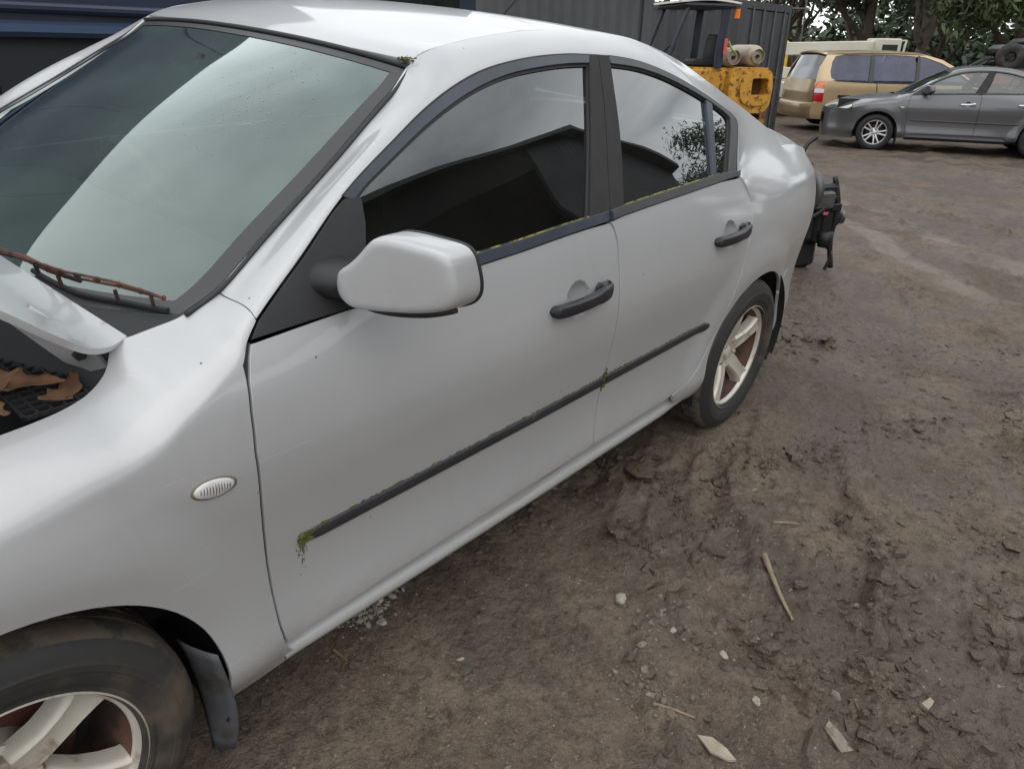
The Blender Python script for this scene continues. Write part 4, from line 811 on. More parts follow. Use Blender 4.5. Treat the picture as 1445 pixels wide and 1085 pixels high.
def mud_material():
    m=bpy.data.materials.new('mud'); m.use_nodes=True; t=m.node_tree; n=t.nodes; l=t.links; b=n['Principled BSDF']
    tcn=n.new('ShaderNodeTexCoord'); P=tcn.outputs['Object']
    def noise(sc,dt=8,ro=.6,di=0.,w=None):
        q=n.new('ShaderNodeTexNoise'); q.inputs['Scale'].default_value=sc; q.inputs['Detail'].default_value=dt; q.inputs['Roughness'].default_value=ro; q.inputs['Distortion'].default_value=di; l.new(w or P,q.inputs['Vector']); return q.outputs['Fac']
    def rng(s,a,b_,c=0.,d=1.):
        q=n.new('ShaderNodeMapRange'); q.interpolation_type='SMOOTHSTEP'; l.new(s,q.inputs[0]); q.inputs[1].default_value=a; q.inputs[2].default_value=b_; q.inputs[3].default_value=c; q.inputs[4].default_value=d; return q.outputs[0]
    def mix(f,a,c):
        q=n.new('ShaderNodeMix'); q.data_type='RGBA'; l.new(f,q.inputs[0])
        for i,v in ((6,a),(7,c)):
            if isinstance(v,tuple): q.inputs[i].default_value=(*v,1)
            else: l.new(v,q.inputs[i])
        return q.outputs[2]
    wet=rng(noise(1.3,6,.6,.4),.46,.58)
    c=mix(rng(noise(2.6,7,.65),.38,.66),(.088,.063,.044),(.164,.124,.090))
    c=mix(rng(noise(.55,5,.55),.45,.68,0,.55),c,(.180,.138,.100))
    c=mix(rng(noise(3.1,5,.6,.3),.60,.72,0,.5),c,(.115,.062,.038))       # reddish subsoil
    c=mix(rng(noise(22,5,.7),.42,.68,0,.8),c,(.056,.041,.031))
    c=mix(rng(noise(90,3,.7),.54,.70,0,.75),c,(.20,.165,.126)); c=mix(rng(noise(70,4,.75,.6),.52,.66,0,.7),c,(.050,.037,.028)); c=mix(rng(noise(230,2,.7),.56,.70,0,.7),c,(.22,.185,.145))
    q=n.new('ShaderNodeMath'); q.operation='MULTIPLY'; q.inputs[1].default_value=.55; l.new(wet,q.inputs[0]); c=mix(q.outputs[0],c,(.060,.044,.034))
    v=n.new('ShaderNodeTexVoronoi'); v.inputs['Scale'].default_value=75; l.new(P,v.inputs['Vector']); sx=n.new('ShaderNodeSeparateColor'); l.new(v.outputs['Color'],sx.inputs[0])
    g1=n.new('ShaderNodeMath'); g1.operation='GREATER_THAN'; g1.inputs[1].default_value=.955; l.new(sx.outputs[0],g1.inputs[0]); g2=n.new('ShaderNodeMath'); g2.operation='LESS_THAN'; g2.inputs[1].default_value=.22; l.new(v.outputs['Distance'],g2.inputs[0]); g3=n.new('ShaderNodeMath'); g3.operation='MULTIPLY'; l.new(g1.outputs[0],g3.inputs[0]); l.new(g2.outputs[0],g3.inputs[1])
    c=mix(g3.outputs[0],c,(.26,.24,.20)); l.new(c,b.inputs['Base Color'])
    rr=n.new('ShaderNodeMapRange'); l.new(wet,rr.inputs[0]); rr.inputs[3].default_value=.78; rr.inputs[4].default_value=.34
    tk=None
    for (ax,ay,bx,by,wd_) in ((11.5,3.6,5.6,-2.9,.28),(10.2,3.4,4.4,-3.0,.24)):
        dx_,dy_=bx-ax,by-ay; L_=math.hypot(dx_,dy_); nx_,ny_=-dy_/L_,dx_/L_
        dt=n.new('ShaderNodeVectorMath'); dt.operation='DOT_PRODUCT'; l.new(P,dt.inputs[0]); dt.inputs[1].default_value=(nx_,ny_,0)
        wv=n.new('ShaderNodeMath'); wv.operation='MULTIPLY_ADD'; l.new(noise(.45,2,.5),wv.inputs[0]); wv.inputs[1].default_value=1.6; wv.inputs[2].default_value=-(ax*nx_+ay*ny_)-.8
        sm_=n.new('ShaderNodeMath'); sm_.operation='ADD'; l.new(dt.outputs['Value'],sm_.inputs[0]); l.new(wv.outputs[0],sm_.inputs[1]); ab=n.new('ShaderNodeMath'); ab.operation='ABSOLUTE'; l.new(sm_.outputs[0],ab.inputs[0]); f=rng(ab.outputs[0],wd_,wd_*.45)
        if tk is None: tk=f
        else:
            mxn=n.new('ShaderNodeMath'); mxn.operation='MAXIMUM'; l.new(tk,mxn.inputs[0]); l.new(f,mxn.inputs[1]); tk=mxn.outputs[0]
    sxx=n.new('ShaderNodeSeparateXYZ'); l.new(P,sxx.inputs[0]); fm=n.new('ShaderNodeMath'); fm.operation='MULTIPLY'; l.new(tk,fm.inputs[0]); l.new(rng(sxx.outputs[0],3.6,5.2),fm.inputs[1]); pm_=n.new('ShaderNodeMath'); pm_.operation='MULTIPLY'; l.new(fm.outputs[0],pm_.inputs[0]); l.new(rng(noise(1.6,5,.6),.40,.62,0,.7),pm_.inputs[1])
    c2=mix(pm_.outputs[0],c,(.185,.155,.125)); l.new(c2,b.inputs['Base Color']); r2=n.new('ShaderNodeMix'); r2.data_type='FLOAT'; l.new(pm_.outputs[0],r2.inputs[0]); l.new(rr.outputs[0],r2.inputs[2]); r2.inputs[3].default_value=.30  # paler tone painted in for the sky's sheen on the tracks
    l.new(r2.outputs[0],b.inputs['Roughness']); b.inputs['Specular IOR Level'].default_value=.34
    def bump(h,s,d,prev=None):
        q=n.new('ShaderNodeBump'); q.inputs['Strength'].default_value=s; q.inputs['Distance'].default_value=d; l.new(h,q.inputs['Height'])
        if prev: l.new(prev,q.inputs['Normal'])
        return q.outputs[0]
    # smeared wheel tracks, wetter and smoother, their sky sheen painted in pale
    nb=bump(noise(8,5,.66,.4),.8,.026); nb=bump(noise(34,5,.68,.3),1.,.014,nb); nb=bump(noise(150,3,.65),.8,.0035,nb); nb=bump(g3.outputs[0],.5,.003,nb); l.new(nb,b.inputs['Normal'])
    return m
MUD=mud_material(); me.materials.append(MUD); ground=link(bpy.data.objects.new('ground',me)); ground['kind']='structure'; ground['label']='wet brown churned mud of the yard with ruts and clods'
def gz1(x,y): return float(gh(x,y)[0])
# ------------------------------------------------------------------ containers
def wavewall(L,H,pitch=.278,depth=.036,nx=None,axis='x'):
    """trapezoidal corrugated sheet in the x-z plane, ribs towards -y"""
    xs=[];ys=[]; x=0
    while x<L:
        for f,d in ((0,0),(.26,0),(.50,1),(.76,1)): 
            if x+f*pitch<=L: xs.append(x+f*pitch); ys.append(-d*depth)
        x+=pitch
    xs.append(L); ys.append(0); n=len(xs)
    V=[(a,b,0) for a,b in zip(xs,ys)]+[(a,b,H) for a,b in zip(xs,ys)]
    return V,[(i,i+1,n+i+1,n+i) for i in range(n-1)]
def container(label,loc,rz,L,mt,W=2.44,H=2.59,doors=False,group='shipping containers behind the cars'):
    t=thing('shipping_container',label,'container',loc,(0,0,rz),group)
    b=MB(); V,F=wavewall(L-.24,H-.30); V=np.array(V)+np.array([.12,.05,.16]); MB().add(V,F).build('side_wall',mt,t)
    V2=np.array(V); V2[:,1]=W-V2[:,1]; MB().add(V2,F).build('side_wall',mt,t)
    for x in (0,L-.12):
        for y in (0,W-.12): MB().box((x,y,0),(x+.12,y+.12,H),bev=.012).build('corner_post',mt,t)
    for z in (0,H-.14):
        for y in (0,W-.10): MB().box((.121,y+.003,z+.003),(L-.121,y+.097,z+.137)).build('rail',mt,t)
        for x in (0,L-.10): MB().box((x+.003,.121,z+.004),(x+.097,W-.121,z+.136)).build('rail',mt,t)
    MB().box((.05,.05,H-.06),(L-.05,W-.05,H-.04)).build('roof_sheet',mt,t); MB().box((.05,.05,.08),(L-.05,W-.05,.12)).build('floor_deck',mt,t)
    for x,s in ((.05,-1),(L-.05,1)):
        if doors and x<.1:
            for k in range(2):
                y0=.13+k*(W/2-.12); d=MB().box((x-.03,y0,.15),(x+.01,y0+W/2-.145,H-.15),bev=.008).build('door',mt,t)
                for q in (.28,.80): MB().tube([(x-.06,y0+q,.10),(x-.06,y0+q,H-.10)],.019,8).build('lock_rod',MATS['container_rod'],d)
                for q in (.28,.80): 
                    MB().box((x-.085,y0+q-.05,1.15),(x-.045,y0+q+.25 if q<.5 else y0+q+.06,1.20)).build('handle',MATS['container_rod'],d)
        else: MB().box((x-.01,.13,.15),(x+.01,W-.13,H-.15)).build('end_wall',mt,t)
    return t
mat('container_rod',(.11,.11,.115),.5,.5,vary=.3)
cg=mat('container_grey',(.060,.062,.065),.62,vary=.25,scale=1.2,col2=(.10,.085,.07),thr=(.60,.80),rvar=.1)
cg2=mat('container_charcoal',(.042,.044,.047),.6,vary=.3,scale=1.4,col2=(.085,.08,.075),thr=(.58,.80))
FAR=-.30
def place_far(x,y): return (x,y,gz1(x,y)-.02)
a1=math.atan2(-2.0,1.4)   # along the near container's visible side
L1=6.06; e1=np.array([8.93,3.36]); s1=e1-L1*np.array([math.cos(a1),math.sin(a1)])
container('dark grey corrugated shipping container right behind the silver sedan',(s1[0],s1[1],-.16),a1,L1,cg)
container('charcoal shipping container with lock rods on its doors, behind the forklift',(17.75,5.15,-.36),math.radians(91),6.06,cg2,doors=True)
# ------------------------------------------------------------------ grey hatchback of the same body
GM=dict(CM); GM.update(paint=pm('grey_paint',(.118,.117,.122),metal=.45,rough=.34,dirt=.4,dcol=(.16,.14,.12)),sill=mat('grey_sill',(.07,.07,.078),.4,.4),frame=mat('frame_black',(.016,.016,.018),.4),frame2=MATS['frame_black'] if 'frame_black' in MATS else None,
 glass=glass('clear_side_glass',(.74,.82,.78),diff=.03),handle=mat('chrome_handle',(.72,.72,.72),.2,.9),mould=mat('grey_mould',(.05,.05,.055),.4),rim=mat('dark_barrel',(.06,.05,.05),.6,.2),tread=mat('tyre_dark',(.018,.018,.018),.75),alloy=mat('clean_alloy',(.68,.68,.68),.3,.5),moss=None,lens=mat('head_lens',(.50,.47,.38),.12,coat=1,vary=.2),tyre=mat('tyre_dark',(.018,.018,.018),.75),flap=black)
GM['frame2']=MATS['frame_black']
hx=np.array([.335,-.942]); hy=np.array([.942,.335]); p0=np.array([15.55,2.38]); o_=p0+.77*hy
grey=thing('grey_hatchback','dark grey hatchback with ten-spoke alloy wheels parked side-on at the right','car',(o_[0],o_[1],FAR+.005),(0,0,math.atan2(hx[1],hx[0])))
build_car(grey,GM,hood=0.,style='ten',spin=(.3,.1)); build_interior(grey,dict(CM,seat=mat('pale_seat',(.10,.10,.105),.9)))
# ------------------------------------------------------------------ gold station wagon, x from its tail to its nose, seen side at -y
def WW(x,z):
    x=np.asarray(x,float); z=np.asarray(z,float)
    w=np.interp(z,[.2,.35,.6,.85,.95,1.05,1.5,1.62],[.85,.885,.897,.895,.885,.865,.70,.62])
    return w-.10*(1-sst(0,.45,x))**2-.12*sst(3.7,4.8,x)**2
def WS(x,z): x=np.asarray(x,float); z=np.asarray(z,float); return np.stack([x,-WW(x,z),z],-1)
def WN(x,z):
    e=4e-3; n=np.stack([-(WW(x+e,z)-WW(x-e,z))/(2*e),-np.ones_like(np.asarray(x,float)),-(WW(x,z+e)-WW(x,z-e))/(2*e)],-1); return n/np.linalg.norm(n,axis=-1,keepdims=True)
gold=pm('gold_paint',(.44,.325,.185),metal=.45,rough=.38,dirt=.3)
wag=thing('gold_wagon','gold station wagon with tinted windows standing between the forklift and the grey hatchback','car',(0,0,0))
wp=np.array([18.05,4.50]); wdir=np.array([.707,-.707]); wy=np.array([.707,.707]); oo=wp+.80*wy-.1*wdir
wag.location=(oo[0],oo[1],FAR+.03); wag.rotation_euler=(0,0,math.atan2(wdir[1],wdir[0]))
wsurf=(WS,WN)
def wpan(name,poly,mt,par,off=0.,gap=.004,depth=.012,step=.07):
    g=spanel(poly,off=off,gap=gap,depth=depth,step=step,surf=wsurf); a=mk(name,g[0],g[1],mt,par,g[2]); b=mk(name,g[0],g[1],mt,par,g[2],mirror=True); return a,b
wa=(1.02,.31,.36); wf=(3.85,.31,.36)
beltw=lambda x: 1.02-.012*x
qp_=[(.10,.55),(.08,.95),(.16,1.30),(.32,1.555),(.62,1.60),(1.20,1.618)]+[(1.20,1.575),(.72,1.565),(.52,1.53),(.44,1.42),(.40,1.22),(.42,1.10),(.52,1.05),(1.20,beltw(1.2))]+[(1.47,beltw(1.4)-.005),(1.50,.75),(1.42,.45)]+arc(wa,20,176,20)+[(.62,.35),(.30,.40)]
wpan('quarter_panel',qp_,gold,wag)
rdw=wpan('rear_door',[(1.48,beltw(1.4)-.004),(1.52,.75),(1.44,.42),(1.50,.30),(2.40,.30),(2.42,beltw(2.4))],gold,wag)
fdw=wpan('front_door',[(2.43,beltw(2.4)),(2.41,.30),(3.38,.30),(3.45,.6),(3.48,beltw(3.4))],gold,wag)
wpan('front_fender',[(3.49,beltw(3.4)),(3.46,.6),(3.39,.32)]+arc(wf,176,10,20)+[(4.4,.35),(4.62,.60),(4.55,.80),(4.2,.92)],gold,wag)
wpan('rocker_panel',[(1.40,.29),(3.40,.29),(3.40,.20),(1.40,.20)],black,wag)
rail=[(1.19,1.618),(2.0,1.625),(2.6,1.60),(3.0,1.50),(3.35,1.33),(3.72,1.06),(3.66,1.06),(3.32,1.27),(2.96,1.43),(2.58,1.545),(2.0,1.575),(1.19,1.575)]
wpan('roof_rail',rail,gold,wag)
wg=glass('violet_glass',(.20,.20,.30),diff=.10,refl=.75,dcol=(.22,.23,.34),gcol=(.75,.76,.95))
wpan('quarter_glass',[(.42,1.10),(.40,1.22),(.44,1.42),(.52,1.53),(.72,1.565),(1.34,1.573),(1.27,1.035),(.52,1.045)],wg,wag,off=-.012,gap=.0)
wpan('window_glass',[(1.32,1.03),(1.40,1.573),(2.0,1.573),(2.36,1.56),(2.42,beltw(2.4))],wg,rdw[0],off=-.012,gap=0)
wpan('window_glass',[(2.46,beltw(2.4)),(2.44,1.55),(2.58,1.54),(2.96,1.425),(3.32,1.265),(3.60,1.03),(3.4,beltw(3.4))],wg,fdw[0],off=-.012,gap=0)
for par,x0,x1 in ((rdw[0],1.27,1.42),(fdw[0],2.35,2.48)): wpan('pillar_trim',[(x0,1.02),(x0+.07,1.575),(x1,1.575),(x1-.03,1.0)],MATS['frame_black'],par,off=.001,gap=0)
wpan('belt_moulding',[(.46,1.045),(1.2,beltw(1.2)+.02),(3.45,beltw(3.45)+.02),(3.45,beltw(3.45)),(1.2,beltw(1.2)-.003),(.50,1.030)],MATS['frame_black'],wag,off=.004,gap=0)
E_=np.array([(.30,-.655,1.565),(.62,-.665,1.60),(1.2,-.66,1.622),(2.0,-.655,1.628),(2.6,-.65,1.603)]); C_=E_*np.array([1,0,1])+np.array([-.03,0,.045])
g=gridpatch(ymirror_surface(resample(E_,n=20),resample(C_,n=20),n=21),.02); fl=g[2][:400,2].mean()<0; g=gridpatch(ymirror_surface(resample(E_,n=20),resample(C_,n=20),n=21),.02,flip=fl); mk('roof',g[0],g[1],gold,wag,g[2])
def wloft(name,E,C,mt,par,p=2.2):
    G=ymirror_surface(resample(np.array(E,float),n=16),resample(np.array(C,float),n=16),n=25,p=p); a=gridpatch(G,0); c=a[0]-np.array([2.4,0,.8]); fl=np.sum(a[2]*c)<0; a=gridpatch(G,.01,flip=fl); return mk(name,a[0],a[1],mt,par,a[2])
wloft('windscreen',[(3.0,-.66,1.49),(3.35,-.72,1.32),(3.72,-.80,1.06)],[(2.95,0,1.56),(3.4,0,1.33),(3.9,0,1.03)],CM['screen'],wag)
wloft('bonnet',[(3.74,-.80,1.04),(4.2,-.76,.93),(4.6,-.68,.80)],[(3.9,0,1.02),(4.4,0,.93),(4.78,0,.80)],gold,wag)
wloft('front_bumper',[(4.58,-.72,.78),(4.62,-.74,.5),(4.5,-.74,.22)],[(4.80,0,.78),(4.84,0,.5),(4.74,0,.22)],gold,wag,p=4)
tg=wloft('tailgate',[(.105,-.80,1.04),(.065,-.80,.80),(.085,-.80,.56)],[(.03,0,1.06),(-.02,0,.80),(.0,0,.56)],gold,wag,p=4)
wloft('rear_window',[(.33,-.655,1.55),(.22,-.72,1.30),(.115,-.775,1.05)],[(.28,0,1.60),(.16,0,1.30),(.04,0,1.06)],glass('dark_rear_glass',(.08,.08,.09),diff=.04),tg,p=3)
wloft('rear_spoiler',[(.37,-.655,1.585),(.27,-.64,1.575),(.28,-.64,1.55)],[(.32,0,1.65),(.19,0,1.625),(.21,0,1.60)],gold,wag,p=3)
bb=wloft('rear_bumper',[(.30,-.865,.585),(.10,-.835,.595),(.05,-.83,.50),(.07,-.83,.33),(.12,-.82,.24)],[(.02,0,.585),(-.10,0,.56),(-.11,0,.48),(-.09,0,.33),(-.03,0,.24)],gold,wag,p=5)
wpan('bumper_corner',[(.075,.24),(.07,.575),(.60,.575),(.66,.35),(.62,.24)],gold,wag,off=.012)
rl_=mat('tail_red',(.42,.006,.01),.12,coat=1); am=mat('tail_amber',(.75,.19,.02),.12,coat=1); wh=mat('tail_white',(.75,.74,.72),.15,coat=1)
tl=wpan('tail_lamp',[(.075,.62),(.09,.93),(.155,1.02),(.285,1.02),(.285,.60)],rl_,wag,off=.010,gap=0)
wpan('indicator_lens',[(.11,.875),(.155,1.015),(.28,1.015),(.28,.875)],am,tl[0],off=.016,gap=0); wpan('reverse_lens',[(.09,.79),(.095,.87),(.28,.87),(.28,.79)],wh,tl[0],off=.016,gap=0)
for x in (1.02,3.85):
    for sd in (-1,1): wheel(wag,(x,sd*.76,.31),dict(GM),style='ten',side=sd)
for x0 in (.95,1.75,2.65):
    for y in (-.38,.38):
        st=bpy.data.objects.new('seat',None); link(st,wag)
        MB().box((x0-.08,y-.24,.5),(x0+.06,y+.24,1.12),rot=roty(-.2),bev=.05).build('seat_back',mat('wagon_seat',(.20,.20,.22),.9),st,smooth=True); MB().box((x0-.12,y-.13,1.15),(x0-.02,y+.13,1.36),bev=.04).build('headrest',MATS['wagon_seat'],st,smooth=True)
MB().box((.2,-.80,.24),(4.5,.80,.30)).build('underbody',black,wag); MB().box((.25,-.76,.30),(3.7,.76,.55)).build('cabin_floor',black,wag)
# ------------------------------------------------------------------ forklift
yel=mat('forklift_yellow',(.53,.27,.035),.5,vary=.2,scale=13,col2=(.17,.065,.025),thr=(.54,.61),rvar=.1,detail=10); yel2=mat('forklift_rusty',(.34,.16,.04),.6,vary=.2,scale=5,col2=(.09,.045,.025),thr=(.45,.58),detail=10)
navy=mat('guard_navy',(.020,.024,.036),.5,vary=.2); fk=thing('forklift','yellow rusty forklift with two gas bottles and a pale overhead guard, beside the gold wagon','forklift')
fd_=np.array([.80,-.60]); fp=np.array([13.15,4.42]); fk.location=(fp[0],fp[1],FAR+.16); fk.rotation_euler=(0,0,math.atan2(fd_[1],fd_[0]))
# local frame: x to the counterweight end, y away from the camera side ; counterweight built from blocks around its openings
cw=bpy.data.objects.new('counterweight',None); link(cw,fk)
def blk(name,a,b,mt,par,bev=.04): return autosmooth(MB().box(a,b,bev=bev).build(name,mt,par),40)
blk('weight_block',(-.10,-.55,.62),(.36,.55,1.18),yel,cw,.07)
def ring(name,poly_o,poly_i,y0,y1,mt,par):
    n=len(poly_o); V=[];
    for y in (y0,y1):
        V+=[(x,y,z) for x,z in poly_o]; V+=[(x,y,z) for x,z in poly_i]
    F=[]
    for i in range(n):
        j=(i+1)%n; F+=[(i,j,n+j,n+i),(2*n+i,3*n+i,3*n+j,2*n+j),(i,2*n+i,2*n+j,j),(n+i,n+j,3*n+j,3*n+i)]
    return MB().add(V,F).build(name,mt,par)
oct_=lambda cx,cz,rx,rz,p=3.,n=32:[(cx+rx*np.sign(math.cos(t))*abs(math.cos(t))**(2/p),cz+rz*np.sign(math.sin(t))*abs(math.sin(t))**(2/p)) for t in np.linspace(0,2*math.pi,n,endpoint=False)]
def facing(name,y0=-.60): pass
ring('weight_face',oct_(.27,.87,.40,.36,4),oct_(.42,.93,.145,.13,8),-.62,-.35,yel,cw); ring('lamp_recess_rim',oct_(.36,.90,.30,.27,2.6),oct_(.42,.93,.15,.135,8),-.650,-.615,yel,cw)
MB().box((.22,-.40,.75),(.62,-.36,1.10)).build('recess_back',mat('recess_dark',(.10,.05,.012),.7),cw)
ring('lower_face',oct_(.25,.46,.38,.15,6),oct_(.40,.44,.12,.055,8),-.60,-.30,yel2,cw); MB().box((.22,-.36,.36),(.58,-.32,.52)).build('slot_back',black,cw)
blk('weight_core',(-.05,-.34,.32),(.64,.55,1.16),yel2,cw,.08)
blk('engine_cover',(-.95,-.44,.62),(.30,.50,1.215),yel,fk,.05); blk('chassis',(-1.5,-.52,.30),(-.05,.52,.64),yel2,fk,.04)
blk('tank_shelf',(.02,-.50,1.185),(.64,.50,1.225),yel2,fk,.015)
for x,r in ((-.02,.150),(.42,.175)):
    t_=bpy.data.objects.new('gas_bottle',None); link(t_,fk); y0=-.42
    L_=.85; prof=[(0,-.0),(r*.55,.0),(r*.85,.03),(r*.97,.08),(r,.14),(r,L_-.14),(r*.97,L_-.08),(r*.8,L_-.025),(r*.4,L_),(0,L_)]
    autosmooth(MB().lathe(prof,28,axis='y',c=(x,y0,1.225+r)).build('bottle_body',mat('bottle_paint',(.36,.31,.235),.45,.1,vary=.15,scale=6,col2=(.17,.12,.08),thr=(.58,.75)),t_),40)
    MB().lathe([(.11,-.05),(.115,-.05),(.115,.04),(.105,.04)],24,axis='y',c=(x,y0,1.225+r)).build('bottle_collar',MATS['bottle_paint'],t_); MB().lathe([(0,-.04),(.03,-.04),(.03,.02)],12,axis='y',c=(x,y0,1.225+r)).build('valve',black,t_)
grd=bpy.data.objects.new('overhead_guard',None); link(grd,fk)
for y in (-.50,.46):
    MB().box((-.36,y,1.20),(-.22,y+.05,2.16),rot=roty(math.radians(3)),bev=.01).build('rear_post',navy,grd)
    MB().tube([(-1.35,y+.02,1.0),(-.93,y+.02,2.12)],.035,8).build('front_post',navy,grd)
MB().box((-1.05,-.55,2.10),(-.10,.55,2.17),bev=.03).build('roof_frame',navy,grd)
g_=np.array([[(-1.12+1.08*i/12,-.54+1.08*j/6,2.19+.045*math.sin(math.pi*i/12)) for j in range(7)] for i in range(13)]); a=gridpatch(g_,.03,flip=gridpatch(g_,0)[2][:,2].mean()<0); mk('roof_sheet',a[0],a[1],mat('pale_sheet',(.62,.58,.50),.6,vary=.15),grd,a[2])
MB().tube([(-.06,-.46,1.96),(-.06,-.46,2.10)],.045,10).build('beacon',mat('beacon_orange',(.85,.20,.02),.3,coat=.5),fk)
blk('driver_seat',(-.62,-.25,1.215),(-.15,.25,1.34),black,fk,.04); MB().box((-.25,-.25,1.25),(-.15,.25,1.72),rot=roty(.15),bev=.04).build('seat_back',black,fk,smooth=True)
t=np.linspace(0,2*math.pi,24); MB().tube(np.stack([-1.0+.06*np.cos(t)*0+.10*np.sin(t),.16*np.cos(t),1.45+.12*np.sin(t)],-1),.014,6,cap=False).build('steering_wheel',black,fk); MB().tube([(-1.2,0,1.05),(-1.0,0,1.45)],.03,8).build('steering_column',black,fk)
for y in (-.30,.24):
    MB().box((-1.72,y,.15),(-1.62,y+.07,2.15)).build('mast_rail',navy,fk)
for x,r,y in ((.10,.25,-.46),(.10,.25,.46),(-1.35,.33,-.52),(-1.35,.33,.52)):
    MB().lathe([(0,-.1),(r*.6,-.1),(r*.66,-.12),(r*.95,-.11),(r,-.06),(r,.06),(r*.95,.11),(r*.6,.1),(0,.1)],32,c=(x,y,r)).build('wheel',CM['tyre'],fk,smooth=True)
MB().tube(crom([(-.16,-.47,1.62),(-.10,-.5,1.50),(-.04,-.5,1.46),(0,-.48,1.40)],5),.016,6).build('gas_hose',mat('hose_green',(.25,.33,.06),.5),fk); MB().box((-.26,-.525,1.42),(-.20,-.50,1.66)).build('warning_tag',mat('tag_red',(.55,.10,.08),.5),fk)
# ------------------------------------------------------------------ cream boom lift and yellow excavator behind
cream=mat('cream_paint',(.52,.50,.41),.5,vary=.12,scale=2,col2=(.30,.26,.18),thr=(.6,.8)); bl=thing('boom_lift','cream truck-mounted boom lift with folded arm behind the gold wagon','lift'); bl.location=(22.2,6.6,-.35); bl.rotation_euler=(0,0,math.radians(-52))
MB().box((-3.2,-.16,1.58),(2.0,.16,1.90),rot=roty(math.radians(-2)),bev=.02).build('upper_arm',cream,bl); MB().box((-3.2,-.2,1.05),(1.0,.2,1.34),rot=roty(math.radians(3)),bev=.02).build('lower_arm',cream,bl)
bk=MB().box((1.95,-.45,1.42),(2.55,.45,2.05),bev=.03).build('bucket',cream,bl); MB().box((2.05,-.46,1.72),(2.45,-.452,1.90)).build('bucket_window',black,bk)
MB().tube([(2.6,-.42,1.35),(2.66,-.42,2.0),(2.66,.42,2.0),(2.6,.42,1.35)],.03,8).build('bucket_rail',cream,bl)
MB().box((-3.2,-1.0,.55),(2.6,1.0,.95),bev=.03).build('deck',cream,bl); MB().box((.2,-.55,.95),(.9,-.1,1.55),bev=.03).build('control_box',cream,bl); MB().box((1.25,-.5,1.34),(1.75,-.2,1.62),bev=.03).build('motor_cover',mat('navy_cover',(.02,.03,.08),.5),bl); MB().tube([(.95,-.4,1.45),(.95,-.4,1.62)],.07,10).build('beacon',MATS['beacon_orange'],bl)
for x in (-2.4,1.8):
    for y in (-.85,.85): MB().lathe([(0,-.12),(.26,-.12),(.42,-.1),(.45,0),(.42,.1),(0,.12)],28,c=(x,y,.45)).build('wheel',CM['tyre'],bl,smooth=True)
ex=thing('excavator','yellow excavator with grey engine hood and hand rails behind the container','excavator'); ex.location=(25.6,10.3,-.3); ex.rotation_euler=(0,0,math.radians(-52))
MB().box((-1.6,-1.2,.9),(1.7,1.2,1.95),bev=.06).build('upper_body',mat('machine_yellow',(.62,.38,.03),.5,vary=.1),ex); hd=MB().box((-.9,-1.15,1.95),(1.45,1.1,2.55),bev=.18).build('engine_hood',mat('hood_grey',(.10,.10,.11),.5),ex)
for k in range(6): MB().box((-.55+k*.13,-1.165,2.12),(-.48+k*.13,-1.145,2.42)).build('vent_slot',black,hd)
for z in (2.85,3.2,3.55): MB().tube([(-1.7,-1.2,z),(2.0,-1.2,z)],.025,6).build('hand_rail',mat('rail_steel',(.12,.12,.12),.5,.5),ex)
for x in (-1.7,-.5,.7,2.0): MB().tube([(x,-1.2,1.9),(x,-1.2,3.6)],.025,6).build('rail_post',MATS['rail_steel'],ex)
for y in (-1.0,.6): MB().box((-2.0,y,0),(2.0,y+.45,.8),bev=.2).build('track',black,ex)
# ------------------------------------------------------------------ red trailer with a wreck on it
redm=mat('trailer_red',(.19,.055,.040),.6,vary=.2,scale=3,col2=(.14,.06,.04),thr=(.5,.7)); tr=thing('red_trailer','faded red flat trailer behind the grey hatchback','trailer'); tr.location=(22.6,1.4,-.3); tr.rotation_euler=(0,0,math.radians(-68))
MB().box((-2.3,-1.1,1.12),(4.2,1.1,1.30),bev=.02).build('deck',redm,tr); MB().box((-2.3,-1.13,1.05),(4.2,-1.101,1.38)).build('side_board',redm,tr)
for x in (-1.0,0,3.0):
    for y in (-.95,.95): MB().lathe([(0,-.12),(.26,-.12),(.42,-.1),(.45,0),(.42,.1),(0,.12)],28,c=(x,y,.45)).build('wheel',CM['tyre'],tr,smooth=True)
for i,x in enumerate(()): autosmooth(MB().lathe([(0,0),(.17,0),(.17,.30),(.13,.42),(0,.45)],18,axis='z',c=(x,-.75,1.30)).build('bollard',redm,tr),40)
wr=thing('car_wreck','dark crushed car shell and axle parts piled on the red trailer','wreck'); wr.location=(22.6,1.4,.70); wr.rotation_euler=(0,0,math.radians(-68))
dk=mat('wreck_dark',(.022,.026,.026),.55,vary=.4,scale=4); gn=mat('wreck_green',(.05,.075,.068),.5,vary=.3,scale=4)
V,F=[],[]
for (z,k,w_) in ((.62,.35,.55),(.74,.62,.8),(.86,.75,.85),(.98,.70,.8),(1.06,.45,.6)):
    pass
blk('crushed_shell',(-.6,-.75,.70),(3.0,.75,.88),gn,wr,.08); blk('crushed_roof',(-.2,-.70,.86),(1.8,.7,1.02),dk,wr,.07); blk('bent_panel',(1.2,-.78,.84),(2.6,.6,.96),gn,wr,.05)
for k in range(9):
    x=random.uniform(-1.3,.4); MB().tube(crom([(x,random.uniform(-.8,0),.32),(x+random.uniform(-.2,.3),random.uniform(-.8,.0),.42),(x+random.uniform(-.2,.6),random.uniform(-.8,.0),.60)],4),random.uniform(.02,.05),6).build('pipe',dk,wr)
for k in range(7):
    x=random.uniform(-1.2,2.2); y=random.uniform(-.8,.1); s=random.uniform(.1,.25); MB().box((x,y,.30),(x+s*2,y+s*1.5,.34+s*1.6),rot=rotz(random.uniform(0,3)),bev=.03).build('engine_piece',dk,wr)
